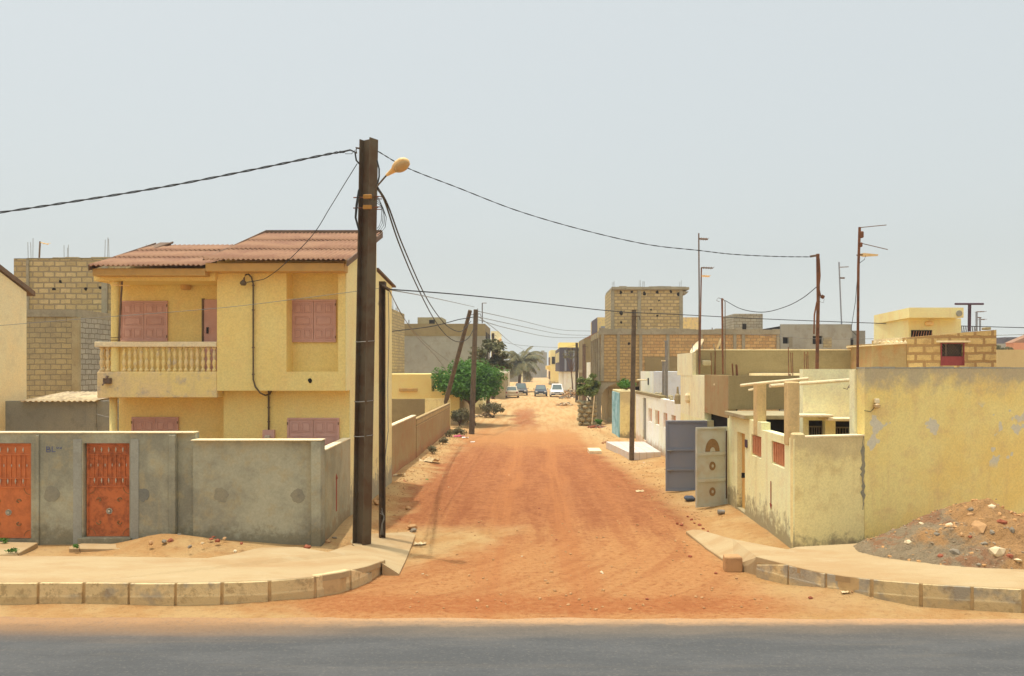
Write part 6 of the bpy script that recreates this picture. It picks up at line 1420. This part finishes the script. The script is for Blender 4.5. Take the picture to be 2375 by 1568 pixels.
def m_heap():
    srgb = lambda r, g, b: tuple(q*.66 for q in globals()['srgb'](r, g, b)[:3]) + (1,)
    n = N('rubble_earth'); x, y, z = n.xyz(); a = n.noise(.9, 5, .7); b = n.noise(6, 5, .75); c_ = n.noise(35, 4, .8)
    s = n.math('ADD', n.math('MULTIPLY', n.math('SUBTRACT', x, 7.45), -.42), n.math('ADD', n.math('MULTIPLY', a, 2.6), n.math('MULTIPLY', b, .5)))
    col = n.mix(n.rng(s, 1.45, 1.8), srgb(220,168,108), srgb(184,162,126)); col = n.mix(n.math('MULTIPLY', n.rng(a, .55, .62), .6), col, srgb(196,128,80))
    col = n.mix(n.math('MULTIPLY', n.rng(b, .5, .68), .5), col, srgb(128,98,66)); col = n.mix(n.math('MULTIPLY', n.rng(c_, .5, .7), .5), col, srgb(90,76,60))
    n.bump(n.math('ADD', b, c_), .9, .05); return n.out(col)
M['heap'] = m_heap()
rg = random.Random(11)
hp = thing('rubble_heap', (8.6, 14.8, .3), 'heap of earth, gravel and broken stones piled against the tall yellow wall', 'heap')
HX, HY = 8.25, 14.72
mb, hz_ = heap(HX, HY, 2.35, 1.42, .95, 3); mb.build('earth', M['heap'], hp)
def on_heap(sx=1, sy=1):
    while True:
        a_ = rg.uniform(0, 6.28); r_ = rg.random()**.5*.97; px = HX+2.35*r_*math.cos(a_); py = HY+1.42*r_*math.sin(a_)
        return px, py, hz_(px, py)
grav = MB(); 
for _ in range(1500):
    px, py, pz = on_heap(); 
    if pz < .31: continue
    if (px-7.5)*-.42 + mnoise.noise(Vector((px, py, 0)))*.7 < rg.uniform(-.5, .35): continue
    grav.rock((px, py, pz+.005), rg.uniform(.012, .035), rg)
o = grav.build('gravel', simple('gravel', srgb(160,138,108), srgb(124,104,80), 14, .9), hp); o['kind'] = 'stuff'
cl = MB()
for _ in range(260): px, py, pz = on_heap(); cl.rock((px, py, max(.33, pz)), rg.uniform(.02, .055), rg)
o = cl.build('clods', simple('clod', srgb(196,150,98), srgb(150,110,70), 9, .95), hp); o['kind'] = 'stuff'
stone_m = [simple('stone_pale', srgb(222,200,160), srgb(190,165,125), 6, .9), simple('stone_tan', srgb(190,148,100), srgb(150,112,76), 6, .9), simple('stone_red', srgb(160,92,64), srgb(130,76,54), 6, .9), simple('stone_grey', srgb(140,128,108), srgb(110,100,86), 6, .9)]
for (u_, v_, r_, m_) in ((2311,1280,.13,0), (2265,1222,.14,1), (2245,1195,.10,1), (2250,1182,.07,3), (2200,1218,.07,0), (2135,1215,.06,0), (2105,1258,.08,0), (2215,1280,.09,3), (2180,1290,.07,2), (2280,1262,.08,3), (2300,1235,.07,3), (2320,1212,.09,2), (2345,1230,.08,3), (2340,1290,.07,2), (2130,1235,.06,3), (2170,1240,.07,3), (2300,1165+12,.07,0), (2360,1300,.07,0), (2190,1305,.06,3), (2230,1240,.06,1), (2270,1310,.05,3), (2250,1245,.05,2)):
    # find the heap point on the sight line
    best = None
    for k in range(400):
        Y_ = 12.9+k*.01; p = P(u_, v_, Y_)
        if p.z <= hz_(p.x, p.y)+.01: best = p; break
    if best is None: continue
    mb = MB().rock((0,0,0), r_, rg, .75); mb.v = [(a+best.x, b+best.y, c+best.z) for a, b, c in mb.v]
    mb.build('broken_stone', stone_m[m_], hp)
# single stones and litter on the ground (each a thing)
def stone(u, v, r, mi, label, z=0.0, group=None, name='loose_stone', cat='stone', flat=.7):
    p = G(u, v, z); zz = height(p.x, p.y) if z == 0 else z
    o = MB().rock((p.x, p.y, zz+r*.35), r, rg, flat).build(name, stone_m[mi] if isinstance(mi, int) else mi); tag(o, label, cat, group)
# the chiselled block by the right kerb
blk = MB(); p = G(1702,1326,.0)
q = [(-.16,-.14),(.16,-.14),(.15,.14),(-.14,.13)]
blk.prism([Vector((p.x+a, p.y+.15+b, -.03)) for a, b in q], (0.0, 0, .29)); o = blk.build('stone_block', stone_m[1], bevel=.035, seg=3); tag(o, 'squarish tan stone block lying alone at the end of the right kerb', 'stone')
for i in range(8):
    pass
stone(946,1180,.10,1,'largest loose stone on the red dirt left of the street'); stone(956,1226,.15,1,'pale chunk lying behind the concrete apron corner by the slender post')
stone(958,1232,.08,3,'small grey stone beside the pale chunk at the apron')
stone(712,1272,.07,stone_m[2],'small dark pot-like stone at the foot of the grey wall corner', .2)
L1 = 'small loose pebble on the red dirt street'
for (u_, v_) in ((935,1198),(928,1206),(995,1140),(1040,1130),(1210,1290),(1395,1330),(1482,1140),(1640,1250),(1020,1180),(1290,1250),(1120,1340),(980,1330),(1350,1400),(1500,1385),(1880,1390),(1975,1388),(1250,1180),(1180,1100),(1330,1110),(1600,1290),(1560,1300),(1660,1330)): stone(u_, v_, rg.uniform(.02,.045), rg.choice((0,1,2)), L1, group='pebbles scattered on the street')
L1 = 'dark clod along the verge on the right of the street mouth'
for (u_, v_) in ((1610,1213),(1622,1218),(1630,1226),(1641,1232),(1603,1205),(1595,1198),(1570,1215),(1580,1218)): stone(u_, v_, rg.uniform(.035,.06), 2, L1, group='clods edging the right verge')
L1 = 'brown stone at the foot of the low side wall'
for (u_, v_) in ((788,1213),(793,1221),(803,1204),(760,1258),(752,1255),(776,1250),(812,1212),(880,1162),(872,1168),(805,1196)): stone(u_, v_, rg.uniform(.05,.10), rg.choice((2,3,1)), L1, .1, group='stones along the low side wall')
L1 = 'stone or clod on the sand heap by the grey yard wall'
for (u_, v_) in ((396,1255),(415,1246),(430,1247),(490,1252),(505,1256),(520,1250),(470,1262),(560,1262),(440,1270),(350,1262),(380,1258),(545,1280),(495,1246)): stone(u_, v_, rg.uniform(.03,.07), rg.choice((1,1,0,2,3)), L1, .3, group='stones on the sand heap')
L1 = 'stone fallen at the foot of the left roadside wall'
for k in range(26): y_ = 25.5+k*.85; o = MB().rock((-4.35+rg.uniform(-.05,.35), y_, .05), rg.uniform(.04,.12), rg).build('loose_stone', rg.choice(stone_m[1:])); tag(o, L1, 'stone', 'stones along the roadside wall')
# loose gravel and clods along both verges
gv = MB(); cnt = 0
while cnt < 1500:
    y_ = 12.3 + 42*rg.random()**1.5; sd = rg.choice((-1, 1)); x_ = (-4.25 + abs(rg.gauss(0, .45))) if sd < 0 else (3.9 + rg.gauss(0, .5))
    if y_ < 19.6: x_ = rg.uniform(-3.4, 4.6) if y_ > 15.3 else rg.uniform(-2.0, 3.6)
    if y_ < 19.6 and rg.random() < .6: continue
    if x_ < -3.2 and y_ < 18.5: continue
    gv.rock((x_, y_, height(x_, y_)+.008), rg.choice((.010, .013, .016, .022, .034)), rg); cnt += 1
o = gv.build('verge_gravel', stone_m[1]); tag(o, 'small clods and gravel scattered along both verges of the dirt street', 'gravel', kind='stuff')
# litter
lm = [simple('litter_pink', srgb(210,90,120), None, 6, .7), simple('litter_white', srgb(235,230,220), None, 6, .7), simple('litter_green', srgb(60,150,70), None, 6, .7), simple('litter_sack', srgb(220,196,150), None, 6, .9)]
def rag(u, v, w_, mi, label, z=.02):
    p = G(u, v, 0); z = height(p.x, p.y); mb = MB(); n = 6; vs = [(p.x+w_*(i/n-.5)*(1+.2*rg.random()), p.y+w_*.7*(j/n-.5), z+.015+abs(mnoise.noise(Vector((i*.9, j*.9, u))))*w_*.35) for j in range(n+1) for i in range(n+1)]
    fs = [(j*(n+1)+i, j*(n+1)+i+1, (j+1)*(n+1)+i+1, (j+1)*(n+1)+i) for j in range(n) for i in range(n)]; mb.add(vs, fs); o = mb.build('litter', lm[mi]); tag(o, label, 'litter', 'litter at the street edge')
rag(1064,1015,.5,0,'pink crumpled plastic bag near the upright pole'); rag(1078,1017,.3,1,'white scrap of plastic beside the pink bag'); rag(995,1075,.7,3,'pale crumpled sack lying by the left roadside wall'); rag(925,1112,.35,3,'small pale rag near the slender post')
rag(990,1112,.09,2,'tiny bright green scrap on the red dirt'); rag(1483,1140,.22,3,'pale scrap of paper on the right half of the street'); rag(1096,1025,.2,1,'small white scrap in front of the upright pole'); rag(975,1262,.22,3,'whitish cement crumbs beside the apron edge'); rag(1960,1388,.12,3,'dark twig like scrap on the sand by the right kerb')
# rubble heaps farther up
def small_heap(u, v, r, h_, n, label, mats=(0,3,1)):
    p = G(u, v, 0); t = thing('rubble_heap', p, label, 'heap'); rr2 = random.Random(int(u))
    for m_ in mats:
        mb = MB()
        for _ in range(n):
            a_ = rr2.uniform(0, 6.28); q = rr2.random()**.6; mb.rock((p.x+r*q*math.cos(a_), p.y+r*1.4*q*math.sin(a_), max(0, h_*(1-q))*rr2.random()+.05), rr2.uniform(.08,.24)*r*.7, rr2)
        o = mb.build('broken_stones', stone_m[m_], t); o['kind'] = 'stuff'
small_heap(1320,924,1.25,1.5,60,'tall heap of pale broken stones beside the white car')
small_heap(1310,940,.9,.3,30,'low scatter of stones in front of the tall pale heap')
small_heap(1385,993,.6,.15,40,'dark scatter of tyres and stones before the brick building', (3,2))
small_heap(1122,968,.8,.35,40,'pale rubbish heap under the trees on the left', (0,3))
small_heap(1410,1030,.35,.18,18,'few stones at the left edge of the tiled porch', (1,2))
# green sprigs on the sand by the yard wall
for i, (u_, v_, lb) in enumerate(((178,1270,'small green weed sprouting on the sand before the orange door'), (28,1281,'green weed at the edge of the concrete step on the left'), (8,1258,'green weed at the foot of the orange door at the left border'))):
    p = G(u_, v_, .22); tree((p.x, p.y, .18), (p.x, p.y, .26), .07, .05, .03, 5, 22, .025, 'leaf', lb, name='weed', cr=.05, seed=50+i, kind='weeds', tr=.004)

# ------------------------------------------------------------------ dusty air
hzb = MB().box(-300, 300, -30, 520, -1.2, 14.5)
hm = bpy.data.materials.new('dusty_air'); hm.use_nodes = True; ht = hm.node_tree; ht.nodes.clear()
ho = ht.nodes.new('ShaderNodeOutputMaterial'); hv = ht.nodes.new('ShaderNodeVolumePrincipled'); hv.inputs['Color'].default_value = (.99,.98,.96,1); hv.inputs['Density'].default_value = .0008; hv.inputs['Anisotropy'].default_value = .3
ht.links.new(hv.outputs[0], ho.inputs['Volume'])
o = hzb.build('haze', hm); tag(o, kind='stuff')
